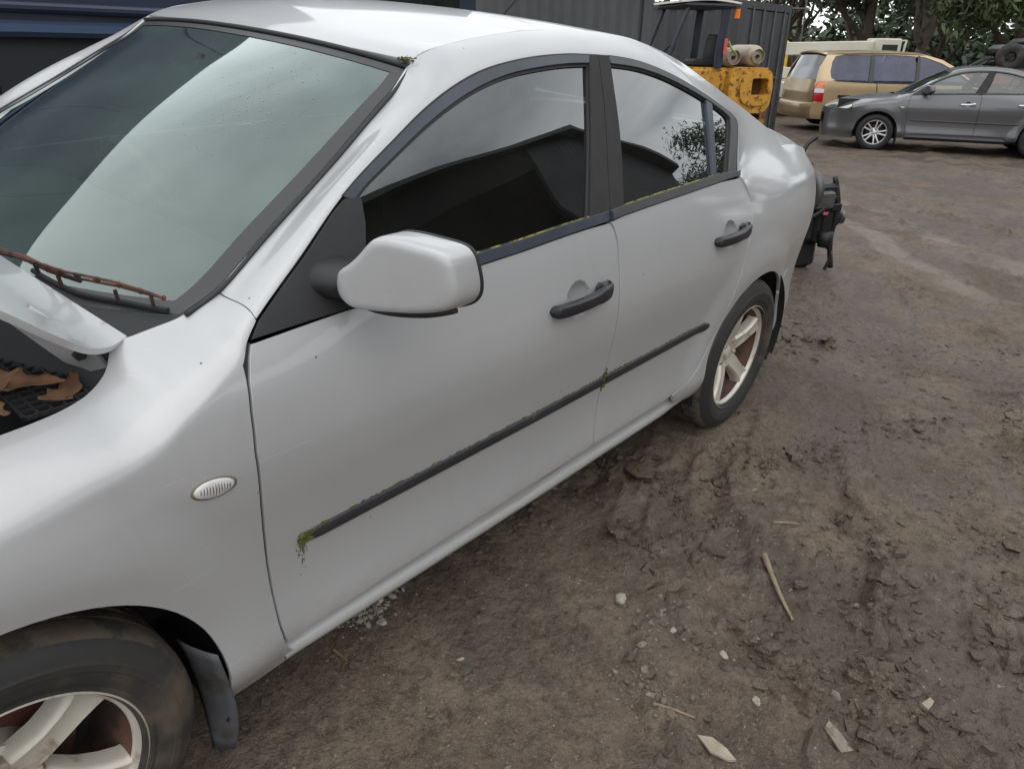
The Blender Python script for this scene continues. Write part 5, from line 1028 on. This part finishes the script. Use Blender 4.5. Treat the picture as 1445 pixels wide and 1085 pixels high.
for k in range(3):
    x=-.4+k*1.0; MB().lathe([(.12,-.07),(.2,-.09),(.28,-.08),(.3,0),(.28,.08),(.2,.09),(.12,.07)],24,c=(x,-.7,.62)).build('wheel',CM['tyre'],wr,smooth=True)
# ------------------------------------------------------------------ engine lying behind the silver sedan
en=thing('car_engine','black car engine with hoses standing in the mud behind the silver sedan','engine'); ez=gz1(5.28,-.25); en.location=(5.21,-.04,ez-.01); en.rotation_euler=(math.radians(2),math.radians(-3),math.radians(-38))
eb=mat('engine_black',(.018,.018,.019),.5,.3,vary=.4,scale=12); ea=mat('engine_alloy',(.11,.105,.10),.5,.5,vary=.3,scale=9,col2=(.05,.045,.04),thr=(.5,.7))
MB().box((-.22,-.20,.20),(.20,.22,.50),bev=.03).build('engine_block',eb,en)
for k in range(5): MB().box((-.21+k*.085,-.225,.24),(-.185+k*.085,-.199,.47)).build('block_rib',eb,en)
MB().box((-.24,-.16,.50),(.19,.17,.60),bev=.03).build('cylinder_head',eb,en); MB().box((-.23,-.14,.60),(.17,.14,.665),bev=.03).build('valve_cover',ea,en)
for k in range(3): MB().tube(crom([(-.17+k*.12,-.10,.645),(-.17+k*.12,-.20,.655),(-.17+k*.12,-.255,.58),(-.17+k*.12,-.23,.47)],5),.030,10).build('intake_runner',ea,en,smooth=True)
MB().lathe([(0,-.05),(.05,-.06),(.068,-.05),(.07,.05),(.055,.07),(0,.075)],24,axis='x',c=(.24,-.14,.36)).build('alternator',eb,en,smooth=True); MB().lathe([(.02,0),(.085,0),(.09,.01),(.08,.018),(.09,.026),(.085,.036),(.02,.036)],28,axis='x',c=(.265,.03,.30)).build('crank_pulley',mat('pulley',(.12,.12,.12),.4,.7),en)
MB().lathe([(.02,0),(.055,0),(.05,.015),(.055,.03),(.02,.03)],24,axis='x',c=(.31,-.14,.36)).build('alternator_pulley',MATS['pulley'],en)
autosmooth(MB().box((-.27,-.16,.05),(-.02,.18,.24),bev=.05).build('gearbox_housing',eb,en)); MB().box((-.06,-.17,.015),(.18,.17,.21),bev=.03).build('oil_pan',eb,en)
MB().tube(crom([(.22,-.18,.64),(.25,-.215,.45),(.245,-.20,.22),(.27,-.215,.02)],6),.018,8).build('coolant_hose',eb,en,smooth=True); MB().tube(crom([(.02,-.02,.66),(.05,-.02,.76),(.10,.0,.83),(.16,.0,.87)],6),.015,8).build('breather_hose',eb,en,smooth=True)
MB().tube(crom([(-.22,-.24,.40),(-.05,-.26,.38),(.10,-.25,.43),(.22,-.22,.52)],6),.016,8).build('wiring_loom',eb,en,smooth=True); MB().tube(crom([(.27,-.10,.16),(.24,-.24,.12),(.2,-.25,.02)],6),.012,6).build('drain_hose',eb,en)
for k,(x,y,z,c) in enumerate(((.02,-.262,.395,'yellow'),(.12,-.262,.41,'pink'))): MB().box((x,y,z),(x+.035,y+.015,z+.016)).build('connector',mat('connector_'+c,dict(yellow=(.55,.45,.06),pink=(.5,.10,.16))[c],.5),en)
for k in range(7): MB().box((random.uniform(.14,.2),-.24+.05*k,.42+.03*(k%3)),(random.uniform(.22,.28),-.205+.05*k,.47+.04*(k%3)),bev=.006).build('bracket',eb,en)
MB().box((.10,-.225,.20),(.24,.08,.60),bev=.02).build('timing_cover',eb,en); MB().box((.05,-.26,.44),(.20,-.20,.56),bev=.015).build('throttle_body',ea,en); MB().lathe([(0,-.05),(.045,-.05),(.05,.05),(0,.05)],16,axis='z',c=(.17,-.25,.24)).build('oil_filter',eb,en,smooth=True)
MB().tube([(-.02,-.245,.545),(-.02,-.262,.545)],.016,12).build('bolt_head',mat('bright_bolt',(.7,.7,.7),.3,.8),en)
# ------------------------------------------------------------------ dark blue box truck on the far side of the sedan
bt=thing('blue_truck','dark blue box truck parked beside the far side of the silver sedan','truck'); bt.location=(0,0,.12)
bb_=mat('truck_blue',(.020,.028,.052),.35,.2,coat=.4,vary=.2,scale=1.5); bd=mat('truck_dark',(.010,.011,.014),.5)
MB().box((-3.6,1.90,1.24),(2.55,4.2,2.62),bev=.03).build('box_body',bb_,bt); MB().box((-3.6,1.96,.42),(2.55,2.02,1.24)).build('underside_shade_sheet',bd,bt)  # black sheet added below the box, stands in for the shade underneath
for k in range(9): MB().box((-3.4+k*.72,1.885,1.42),(-3.37+k*.72,1.899,2.58)).build('body_rib',bb_,bt)
MB().tube([(-3.6,1.875,1.345),(2.55,1.875,1.345)],.022,10).build('sill_rail',bb_,bt); MB().box((-3.6,1.885,1.23),(2.55,1.95,1.30),bev=.02).build('lower_rail',mat('truck_rail',(.06,.09,.16),.35,.3),bt)
MB().box((-3.6,2.4,.75),(3.4,2.55,1.0)).build('chassis_rail',bd,bt); MB().box((-3.6,3.5,.75),(3.4,3.65,1.0)).build('chassis_rail',bd,bt); MB().box((-1.0,2.05,.45),(.6,2.35,1.02),bev=.06).build('fuel_tank',bd,bt)
cbn=MB().box((2.75,1.95,.55),(4.3,4.1,2.35),bev=.12).build('cab',bb_,bt); MB().box((3.1,1.935,1.45),(4.0,1.949,2.05)).build('side_window',CM['glass'],cbn)
for x in (-2.5,3.4):
    for y in (2.1,3.95): MB().lathe([(0,-.12),(.26,-.12),(.42,-.1),(.45,0),(.42,.1),(0,.12)],28,c=(x,y,.45)).build('wheel',CM['tyre'],bt,smooth=True)
# ------------------------------------------------------------------ workshop shed behind the camera (seen in the sedan's windows)
sh=thing('workshop_shed','large dark corrugated workshop shed mirrored in the sedan windows','shed'); sh.location=(0,-8.4,-.25)
sc_=mat('shed_sheet',(.115,.12,.125),.55,.3,vary=.2,scale=1.,col2=(.07,.065,.06),thr=(.55,.8)); sd_=mat('shed_dark',(.012,.012,.013),.8)
V=[];F=[]; xs_=np.arange(12.2,18.51,.05); rf=lambda x: float(np.interp(x,[1.0,14.0,18.6],[4.5,6.6,5.0]))
for i,x in enumerate(xs_): yy=.012*math.sin(i*math.pi*.5); V+=[(x,yy,0),(x,yy,rf(x)-.08)]
F=[(2*i,2*i+2,2*i+3,2*i+1) for i in range(len(xs_)-1)]; MB().add(V,F).build('front_wall',sc_,sh)
V=[(x,.35,rf(x)) for x in (1.0,14.0,18.6)]+[(x,-11,rf(x)) for x in (1.0,14.0,18.6)]; V+=[(a,b,c-.10) for a,b,c in V]
MB().add(V,[(0,1,4,3),(1,2,5,4),(6,9,10,7),(7,10,11,8),(0,6,7,1),(1,7,8,2)]).build('roof',sc_,sh)
MB().box((18.42,-11,0),(18.49,-.05,4.95)).build('side_wall',sc_,sh); MB().box((1.05,-11,0),(18.4,-10.9,4.2)).build('back_wall',sd_,sh); MB().box((1.0,-11,0),(1.05,0,3.9)).build('side_wall',sd_,sh)
for x in (1.2,6.4,12.1): MB().box((x,-.1,0),(x+.15,.05,rf(x)-.12)).build('door_post',sd_,sh)
MB().add([(1.0,.06,rf(1)-.75),(12.2,.06,rf(12.2)-.75),(12.2,.06,rf(12.2)-.06),(1.0,.06,rf(1)-.06)],[(0,1,2,3)]).build('fascia',sd_,sh)
# ------------------------------------------------------------------ trees
bark=mat('bark',(.075,.058,.045),.9,vary=.35,scale=5,bump=.6,bscale=18,bdist=.02); bark2=mat('pale_bark',(.22,.19,.16),.85,vary=.3,scale=3,col2=(.08,.06,.05),thr=(.5,.7))
def leafmat(name,c):
    m=mat(name,c,.55,vary=.35,scale=.9); b=m.node_tree.nodes['Principled BSDF']; return m
LF=[leafmat('leaf_olive',(.080,.105,.042)),leafmat('leaf_dark',(.048,.070,.032)),leafmat('leaf_grey_green',(.092,.110,.062))]
def tree(label,x,y,H,R,seed,lm,nleaf=9000,ls=.11,bm=bark,trunk_lean=.08,low=.30,droop=.5,group='trees along the back of the yard'):
    r=np.random.default_rng(seed); z0=float(gbase(x,y)) if x<60 else -.3; t=thing('gum_tree',label,'tree',(x,y,z0-.1),(0,0,0),group)
    lean=r.normal(0,trunk_lean,2); b=MB(); tips=[]
    def limb(p,d,L,rad,lev):
        n=7; P=[np.array(p)]; dd=np.array(d,float)
        for i in range(n-1):
            dd=dd+r.normal(0,.16,3)+np.array([0,0,.05]); dd/=np.linalg.norm(dd); P.append(P[-1]+dd*L/(n-1))
        R_=np.linspace(rad,rad*.45,n); b.tube(crom(P,3),np.interp(np.linspace(0,1,3*(n-1)+1),np.linspace(0,1,n),R_),7 if lev<2 else 5)
        if lev>=3: tips.append(P[-1]); tips.append(P[-3]); return
        for k in range(r.integers(3,5) if lev else r.integers(5,8)):
            f=r.uniform(low+.08,1.) if lev==0 else r.uniform(.35,1.); i=min(n-2,int(f*(n-1))); q=P[i]+(P[i+1]-P[i])*(f*(n-1)-i)
            a=r.uniform(0,2*math.pi); e=r.uniform(.15,.9); nd=np.array([math.cos(a)*math.cos(e),math.sin(a)*math.cos(e),math.sin(e)])*.8+dd*.45
            limb(q,nd/np.linalg.norm(nd),L*r.uniform(.42,.62) if lev else R*r.uniform(.7,1.1),rad*np.interp(f,[0,1],[.62,.35]),lev+1)
        tips.append(P[-1])
    limb((0,0,0),(lean[0],lean[1],1),H*.80,H*.026,0)
    autosmooth(b.build('trunk',bm,t),60)
    T=np.array(tips); idx=r.integers(0,len(T),nleaf); C=T[idx]+r.normal(0,1,(nleaf,3))*np.array([.36,.36,.30])*(R/3)
    C=C[C[:,2]>H*low*.7]; m=len(C); d=r.normal(0,1,(m,3)); d[:,2]-=droop; d/=np.linalg.norm(d,axis=1,keepdims=True); s=np.cross(d,r.normal(0,1,(m,3))); s/=np.linalg.norm(s,axis=1,keepdims=True)
    l=ls*r.uniform(.6,1.5,(m,1)); w=l*.27
    V=np.stack([C-d*l,C+s*w-d*l*.1,C+d*l,C-s*w-d*l*.1],1).reshape(-1,3); F=np.arange(4*m).reshape(-1,4)
    me=bpy.data.meshes.new('crown'); me.from_pydata(V.tolist(),[],F.tolist()); me.materials.append(lm); o=link(bpy.data.objects.new('crown',me),t)
    return t
tree('tall dark gum tree in the background left of the pale trunk',31.5,8.8,8.5,3.6,3,LF[1],28000,0.15,low=.10)
tree('gum tree with a pale forked trunk in the background',33.5,6.4,9,3.4,5,LF[2],22000,0.15,bm=bark2,low=.14)
tree('broad olive gum tree standing behind the red trailer',33,3.6,8,3.8,8,LF[0],28000,0.15,low=.12)
tree('leaning gum tree at the right edge behind the wreck',30.5,.6,7,3.2,13,LF[1],22000,0.15,trunk_lean=.3,low=.12)
tree('thin gum tree above the boom lift',38,12.5,8,3.4,21,LF[2],20000,0.16,low=.12)
tree('bushy dark tree furthest back between the trunks',43,8.0,7,4.2,34,LF[1],18000,0.17,low=.03)
tree('bushy olive tree furthest back at the right',44,1.0,7,4.4,55,LF[0],18000,0.17,low=.03)
tree('bushy olive tree far behind the excavator',46,16,7,4.2,89,LF[0],14000,0.17,low=.03)
for k,(x_,y_,h_,lab) in enumerate(((25,-10.5,6.6,'gum tree beside the shed, mirrored in the rear door glass'),(29,-8.6,6.8,'second gum tree from the shed, mirrored beside the glass divider'),(33,-7.6,7.2,'third gum tree from the shed, mirrored in the quarter glass'))):
    tree(lab,x_,y_,h_,2.8,144+k*31,LF[1],9000,.11,low=.04,group='trees mirrored in the windows')
r_=np.random.default_rng(77); m_=30000; C=np.stack([r_.uniform(54,62,m_),r_.uniform(-22,42,m_),np.abs(r_.normal(0,1,m_))*2.0+.2],-1); C[:,2]*=1+.6*np.sin(C[:,1]*.9)*np.sin(C[:,1]*.37+1); d_=r_.normal(0,1,(m_,3)); d_/=np.linalg.norm(d_,axis=1,keepdims=True); s_=np.cross(d_,r_.normal(0,1,(m_,3))); s_/=np.linalg.norm(s_,axis=1,keepdims=True); l_=r_.uniform(.2,.5,(m_,1))
V=np.stack([C-d_*l_,C+s_*l_*.4,C+d_*l_,C-s_*l_*.4],1).reshape(-1,3); me=bpy.data.meshes.new('far_woodland'); me.from_pydata(V.tolist(),[],np.arange(4*m_).reshape(-1,4).tolist()); me.materials.append(LF[1]); o=link(bpy.data.objects.new('far_woodland',me)); o['kind']='stuff'; tag(o,'dark belt of woodland along the horizon behind the yard','woodland')
# ------------------------------------------------------------------ sedan details in the open engine bay and on the body
cowl=MB(); G=[]
for y in np.linspace(-.70,.70,23):
    s=1-(abs(y)/.70)**2.2; xw=.262*s+.448*(1-s); G.append([(xw+.005,y,.955+.035*(1-s)),(xw-.06,y,.925+.02*(1-s)),(xw-.13,y,.905+.01*(1-s)),(xw-.17,y,.870)])
V=np.array(G).reshape(-1,3); cowl.add(V,[(i*4+j,i*4+j+1,(i+1)*4+j+1,(i+1)*4+j) for i in range(22) for j in range(3)]); cw_=cowl.build('cowl_panel',CM['dash'],silver,smooth=True)
gr=MB(); c0=np.array([.225,-.575,.906])
for i in range(16):
    gr.box(c0+np.array([-.052,-.16+i*.02,-.003]),c0+np.array([.052,-.156+i*.02,.004]))
for j in range(6): gr.box(c0+np.array([-.052+j*.02,-.16,-.0025]),c0+np.array([-.048+j*.02,.15,.0035]))
gr.build('cowl_grille',black,silver)
hg=MB(); up_=B1['hoodpt']
a_=np.array([.350,-.668,.878]); b_=np.array([.222,-.650,1.038])
P=np.array([a_,a_*.72+b_*.28+np.array([0,0,.005]),a_*.45+b_*.55+np.array([0,-.01,0]),b_]); P=crom(P,6)
W_=np.interp(np.linspace(0,1,len(P)),[0,.3,.6,1],[.013,.014,.026,.022]); V=[];d=(b_-a_)/np.linalg.norm(b_-a_); sx=np.array([0,-.35,.93]); sx-=d*(sx@d); sx/=np.linalg.norm(sx); sn=np.cross(d,sx)
for p,w_ in zip(P,W_): V+= [p-sx*w_,p-sx*w_*.25+sn*.004,p+sx*w_*.25+sn*.004,p+sx*w_,p+sx*w_*.9-sn*.008,p-sx*w_*.9-sn*.008]
n=len(P); F=[(i*6+j,i*6+(j+1)%6,(i+1)*6+(j+1)%6,(i+1)*6+j) for i in range(n-1) for j in range(6)]
hgo=MB().add(V,F).build('bonnet_hinge',mat('hinge_paint',(.45,.45,.45),.45,.4,vary=.2,scale=10),silver); autosmooth(hgo,40)
MB().lathe([(0,-.004),(.011,-.004),(.011,.012),(0,.012)],6,c=tuple(P[11]+np.array([0,-.01,0]))).build('hinge_bolt',black,hgo)
# wiper: rusty arm and blade across the foot of the screen
wmat=mat('wiper_rust',(.085,.036,.024),.8,vary=.4,scale=25,col2=(.02,.018,.018),thr=(.48,.6)); Gw=ws_grid(off=.012)
def wsp(t,v,off=.0):
    g=ws_grid(off=.010+off); i=t*39; j=(v+1)/2*60; i0,j0=int(i),int(j); fi,fj=i-i0,j-j0; return g[i0,j0]*(1-fi)*(1-fj)+g[min(39,i0+1),j0]*fi*(1-fj)+g[i0,min(60,j0+1)]*(1-fi)*fj+g[min(39,i0+1),min(60,j0+1)]*fi*fj
wip=bpy.data.objects.new('wiper',None); link(wip,silver)
wl=lambda q,o,dt=0.: wsp(max(0,float(np.interp(q,[0,.25,.55,1],[.010,.026,.034,.070]))+dt),-.972+.46*q,o)
wf=MB(); A=[wl(q,.020+.014*math.sin(math.pi*q)) for q in np.linspace(0,1,17)]; B=[a+np.array([-.004,0,.007*math.sin(math.pi*q)**.5+.002]) for a,q in zip(A,np.linspace(0,1,17))]
wf.tube(A,.0028,6); wf.tube(B,.0028,6)
for k in range(0,17,2): wf.tube([A[k],B[k]],.0045,6)
wf.build('wiper_frame',wmat,wip)
MB().tube([wl(q,-.003,-.006) for q in np.linspace(0,1,17)],.005,6).build('wiper_blade',black,wip)
MB().tube([wl(.5,.028),wl(.75,.027),wl(1.,.025),wsp(.068,-.35,.024),wsp(.06,-.15,.02)],[.004,.005,.006,.007,.009],8).build('wiper_arm',wmat,wip)
for q in (.08,.3,.7,.92): MB().tube([wl(q,.020),wl(q,-.002,-.006)],.0035,6).build('wiper_claw',wmat,wip)
# aerial, mould on the front tip of the side moulding, water drops on the screen
MB().tube([(2.06,.02,1.452),(2.15,.02,1.52),(2.32,.02,1.66)],[.008,.0035,.0022],6).build('aerial',black,silver)
V=[];F=[];nn_=0; rr_=np.random.default_rng(4); dm=MB()
for k in range(110):
    t=abs(rr_.normal(0,.026)); x=.550+t; z=.5455+rr_.uniform(-.011,.016); p=S(x,z)+SN(x,z)*.004; s=.0036*max(.35,1-t/.12)*rr_.uniform(.5,1.3); dm.ell(p,(s*1.5,s*.8,s),5,4)
for k in range(90):
    x=rr_.uniform(.6,1.59); z=.563+rr_.normal(0,.0012); p=S(x,z)+SN(x,z)*.001; dm.ell(p,(.006*rr_.uniform(.4,1.6),.0012,.0014),5,3)
for k in range(70):
    x=rr_.uniform(1.615,2.25); z=.563+rr_.normal(0,.0012); p=S(x,z)+SN(x,z)*.001; dm.ell(p,(.006*rr_.uniform(.4,1.6),.0012,.0014),5,3)
for k in range(60):
    p=np.array([1.086+.012*rr_.uniform(-1,1),-.567+rr_.normal(0,.006)+.02*rr_.uniform(),1.379+rr_.normal(0,.003)]); s=.0020*rr_.uniform(.5,1.4); dm.ell(p,(s*1.8,s,s*.7),5,4)
for k in range(46):
    z=.530-abs(rr_.normal(0,.018)); x=.556+rr_.normal(0,.006); p=S(x,z)+SN(x,z)*.0006; s=.0012*rr_.uniform(.5,1.5); dm.ell(p,(s,s*.4,s*2.2),5,3)
for k in range(34):
    x=1.604+rr_.normal(0,.006); z=.5455+rr_.normal(0,.014); p=S(x,z)+SN(x,z)*.002; dm.ell(p,(.004,.002,.005),5,3)
mo_=dm.build('moss',mat('moss_green',(.085,.090,.016),.95,vary=.5,scale=60,col2=(.05,.045,.02),thr=(.5,.65)),silver,smooth=True); mo_['kind']='stuff'
dr=MB(); Gd=ws_grid(off=.0008,n=61)
for k in range(260):
    t=np.clip(rr_.normal(.72,.13),.1,.97); v=np.clip(rr_.normal(-.62,.16),-.93,.2); g=Gd[int(t*39),int((v+1)/2*60)]+rr_.normal(0,.010,3)*np.array([.8,1,.0]); 
    i=int(t*39); j=int((v+1)/2*60); e1_=Gd[min(39,i+1),j]-Gd[i,j]; e2_=Gd[i,min(60,j+1)]-Gd[i,j]; g=Gd[i,j]+e1_*rr_.uniform()+e2_*rr_.uniform(); s=.0008*rr_.uniform(.4,1.5)
    dr.ell(g,(s*1.2,s,s*.7),6,4)
dro=dr.build('water_drops',glass('water_drop',(.92,.95,.94),refl=2.2,diff=.25,dcol=(.7,.75,.72)),B1['ws'],smooth=True); dro['kind']='stuff'
lv=mat('leaf_litter_brown',(.125,.062,.030),.8,vary=.4,scale=30)
def leaf(name,label,P,L,W,rot,mt,cat='leaf',curl=.5,group=None,seed=0):
    r=np.random.default_rng(seed); V=[];n=15
    for i in range(n):
        t=i/(n-1); w=W*math.sin(math.pi*min(1,t*.94+.03))**.7*(1-.45*abs(math.sin(t*9.5+seed)))*(.85+.3*r.uniform()); z=curl*L*(t-.45)**2+.02*math.sin(t*7+seed)*L; y0=.18*L*math.sin(t*2.6+seed)
        V+=[(L*(t-.5),y0-w,z+.55*w*(1+.4*math.sin(3*t+seed))),(L*(t-.5),y0-w*.5,z+.12*w),(L*(t-.5),y0,z),(L*(t-.5),y0+w*.5,z+.15*w),(L*(t-.5),y0+w,z+.6*w*(1+.4*math.cos(4*t)))]
    V=np.array(V)@np.array(rot).T; F=[(i*5+j,i*5+j+1,(i+1)*5+j+1,(i+1)*5+j) for i in range(n-1) for j in range(4)]
    o=mk(name,V,F,mt); o.location=P; m_=o.modifiers.new('thick','SOLIDIFY'); m_.thickness=.001; tag(o,label,cat,group); return o
RT=np.array(rotx(TILT)); lv2=mat('leaf_litter_tan',(.20,.115,.06),.8,vary=.4,scale=40)
for k,(x,y,z,L,az,lab) in enumerate(((.232,-.690,.915,.11,.9,'curled brown dead leaf nearest the bonnet hinge in the engine bay'),(.192,-.675,.918,.13,2.3,'large upturned brown dead leaf in the open engine bay'),(.150,-.660,.905,.10,1.3,'tan dead leaf lowest at the frame edge in the engine bay'),(.172,-.625,.925,.09,3.0,'small tan dead leaf lying on the cowl grille'))):
    leaf('dead_leaf',lab,tuple(RT@np.array([x,y,z])),L,.022,rotz(az)@rotx(.4*(-1)**k),(lv,lv,lv2,lv2)[k],group='dead leaves in the engine bay',seed=k+3)
# ------------------------------------------------------------------ stones, sticks and chips on the mud
def stone(P,s,seed,mt,label,cat='stone',name='stone',flat=.6,group='loose stones on the mud'):
    r=np.random.default_rng(seed); b=MB(); b.ell((0,0,0),(1,1,1),9,6); V=np.array(b.V); u=V/np.linalg.norm(V,axis=1,keepdims=True); k=1+.28*np.sin(u@r.normal(0,2,3)+r.uniform(0,6))+.16*np.sin(u@r.normal(0,4,3))
    V=u*k[:,None]*np.array([1.15,.85,flat])*s; o=mk(name,V,b.F,mt); fixn(o.data); autosmooth(o,38); o.location=(P[0],P[1],gz1(P[0],P[1])+s*flat*.35); o.rotation_euler=(r.uniform(-.2,.2),r.uniform(-.2,.2),r.uniform(0,6)); tag(o,label,cat,group); return o
smats=[mat('stone_pale',(.30,.27,.21),.85,vary=.2,scale=30,bump=.4),mat('stone_grey',(.17,.155,.13),.85,vary=.2,scale=30,bump=.4),mat('stone_dark',(.075,.062,.05),.8,vary=.2,scale=30)]
stone((1.418,-1.137),.019,1,smats[0],'pale angular stone on bare mud below the middle of the sill',flat=.75)
stone((1.439,-1.446),.013,2,smats[0],'pale stone left of the short brown stick')
stone((1.491,-1.721),.013,3,smats[1],'pale grey stone at the upper end of the flat wood strip')
stone((.921,-.992),.016,4,smats[2],'dark round stone in front of the front mud flap')
stone((.941,-.956),.008,5,smats[0],'tiny white stone beside the dark round stone')
stone((1.348,-1.576),.012,6,smats[0],'small pale stone above the flat pale chip')
stone((1.298,-1.276),.010,7,smats[1],'small grey stone on the gravelly mud ridge')
stone((1.409,-1.309),.010,8,smats[0],'small pale stone just above the gravelly ridge')
stone((1.883,-1.652),.012,9,smats[1],'small grey stone in the rut right of the long stick')
def stick(pts,r0,label,mt,knots=True):
    P=[(x,y,gz1(x,y)+r0*.8+dz) for x,y,dz in pts]; c=crom(P,8); R_=np.interp(np.linspace(0,1,len(c)),[0,.06,.5,1],[r0*.9,r0*1.15,r0*.8,r0*.5])*(1+.12*np.sin(np.arange(len(c))*2.1)); o=MB().tube(c,R_,8).build('stick',mt,None,smooth=True); return tag(o,label,'stick','sticks on the mud')
wood=mat('stick_wood',(.23,.175,.115),.85,vary=.25,scale=40,bump=.5,bscale=150)
stick([(1.916,-1.351,.004),(1.84,-1.41,.002),(1.76,-1.475,0),(1.69,-1.533,.004)],.0085,'long straight brown stick lying on the mud',wood)
stick([(.737,-.703,.002),(.737,-.73,0),(.737,-.758,.002)],.004,'short twig below the front door sill',mat('twig_green',(.17,.15,.07),.9))
stick([(1.145,-1.399,.002),(1.165,-1.44,.004),(1.194,-1.487,.002)],.004,'short pale twig near the bottom of the gravelly ridge',wood)
stick([(2.11,-1.30,.0),(2.14,-1.345,.006),(2.162,-1.371,.0)],.0045,'small bent twig above the long straight stick',wood)
def chip(poly,label,mt,t=.006,name='wood_chip'):
    P=np.array(poly); c=P.mean(0); z=gz1(*c); h=max(gz1(*p) for p in P)-z; b=MB().prism([(p[0]-c[0],p[1]-c[1]) for p in P],0,t,'xy'); o=b.build(name,mt); o.location=(c[0],c[1],z+.5*h+.001); return tag(o,label,'wood chip','wood chips on the mud')
cm=mat('chip_wood',(.30,.255,.19),.85,vary=.25,scale=25,bump=.3,bscale=90); cm2=mat('chip_weathered',(.22,.18,.14),.85,vary=.3,scale=25,col2=(.10,.07,.05),thr=(.5,.65))
chip([(1.155,-1.515),(1.172,-1.545),(1.165,-1.585),(1.15,-1.615),(1.138,-1.603),(1.132,-1.560)],'flat pale torn chip at the bottom edge of the photo',cm)
chip([(1.405,-1.735),(1.385,-1.770),(1.335,-1.832),(1.312,-1.835),(1.330,-1.79),(1.375,-1.735)],'long weathered wood strip at the lower right',cm2)
chip([(1.59,-1.893),(1.625,-1.905),(1.615,-1.917),(1.58,-1.912)],'small slanted pale chip right of the weathered strip',cm,t=.005)
# clods and gravel: uncountable
def scatter(name,label,n,pick,size,mt,seed,flat=.6,sub=(6,4),sink=.25):
    r=np.random.default_rng(seed); b=MB(); b.ell((0,0,0),(1,1,1),*sub); B0=np.array(b.V); F0=np.array([list(f) for f in b.F]); XY=pick(r,n); Z=gh(XY[:,0],XY[:,1]); Vs=[];Fs=[]
    for i in range(len(XY)):
        s=size*np.exp(r.normal(0,.55)); u=B0*(1+.34*np.sin(B0@r.normal(0,2.4,3)+r.uniform(0,6))+.22*np.sin(B0@r.normal(0,4.5,3)))[:,None]*np.array([1.2,.9,flat])*s; u=u@rotz(r.uniform(0,6)).T
        Vs.append(u+np.array([XY[i,0],XY[i,1],Z[i]+s*flat*sink])); Fs.append(F0+i*len(B0))
    me=bpy.data.meshes.new(name); me.from_pydata(np.vstack(Vs).tolist(),[],np.vstack(Fs).tolist()); me.materials.append(mt); fixn(me); o=link(bpy.data.objects.new(name,me)); autosmooth(o,45); o['kind']='stuff'; o['label']=label; o['category']='mud' if 'clod' in name else 'gravel'; return o
def near_ridges(r,n):
    out=[]; keys=[k for k in RIDGES if k not in('h','h2','m')]
    for _ in range(n):
        P=RIDGES[keys[r.integers(len(keys))]]; i=r.integers(len(P)-1); t=r.uniform(); q=np.array(P[i])*(1-t)+np.array(P[i+1])*t; out.append(q+r.normal(0,.035+.05*r.uniform(),2))
    return np.array(out)
def anywhere(r,n):
    X=r.uniform(.45,4.6,n*3); Y=r.uniform(-2.3,-.45,n*3); k=fbm(X*2.2,Y*2.2,3,91)+r.uniform(-.5,.5,n*3)>.12; return np.stack([X[k],Y[k]],-1)[:n]
def underside(r,n): return np.stack([r.normal(.90,.05,n),r.normal(-.665,.02,n)],-1)
def seam(r,n):
    P=np.array(RIDGES['a'][5:9]); i=r.integers(0,3,n); t=r.uniform(0,1,(n,1)); return P[i]*(1-t)+P[i+1]*t+r.normal(0,.045,(n,2))
clodm=MUD
scatter('mud_clods','lumps of churned brown mud along the ruts',1500,near_ridges,.0105,MUD,5,flat=.5,sink=-.25)
scatter('mud_crumbs','small crumbs of mud scattered over the yard',3600,anywhere,.0045,MUD,6,sub=(5,3),sink=-.2)
gm=mat('gravel_mix',(.155,.13,.10),.85,vary=.45,scale=60)
scatter('gravel','fine pale gravel pressed into the mud',420,anywhere,.0028,gm,8,sub=(5,3)); scatter('white_gravel','patch of white gravel under the front door sill',130,underside,.0032,mat('gravel_white',(.33,.30,.25),.8,vary=.3,scale=80),9,sub=(5,3)); scatter('seam_gravel','small gravel along the mud ridge below the sill',150,seam,.0036,gm,12,sub=(6,4))
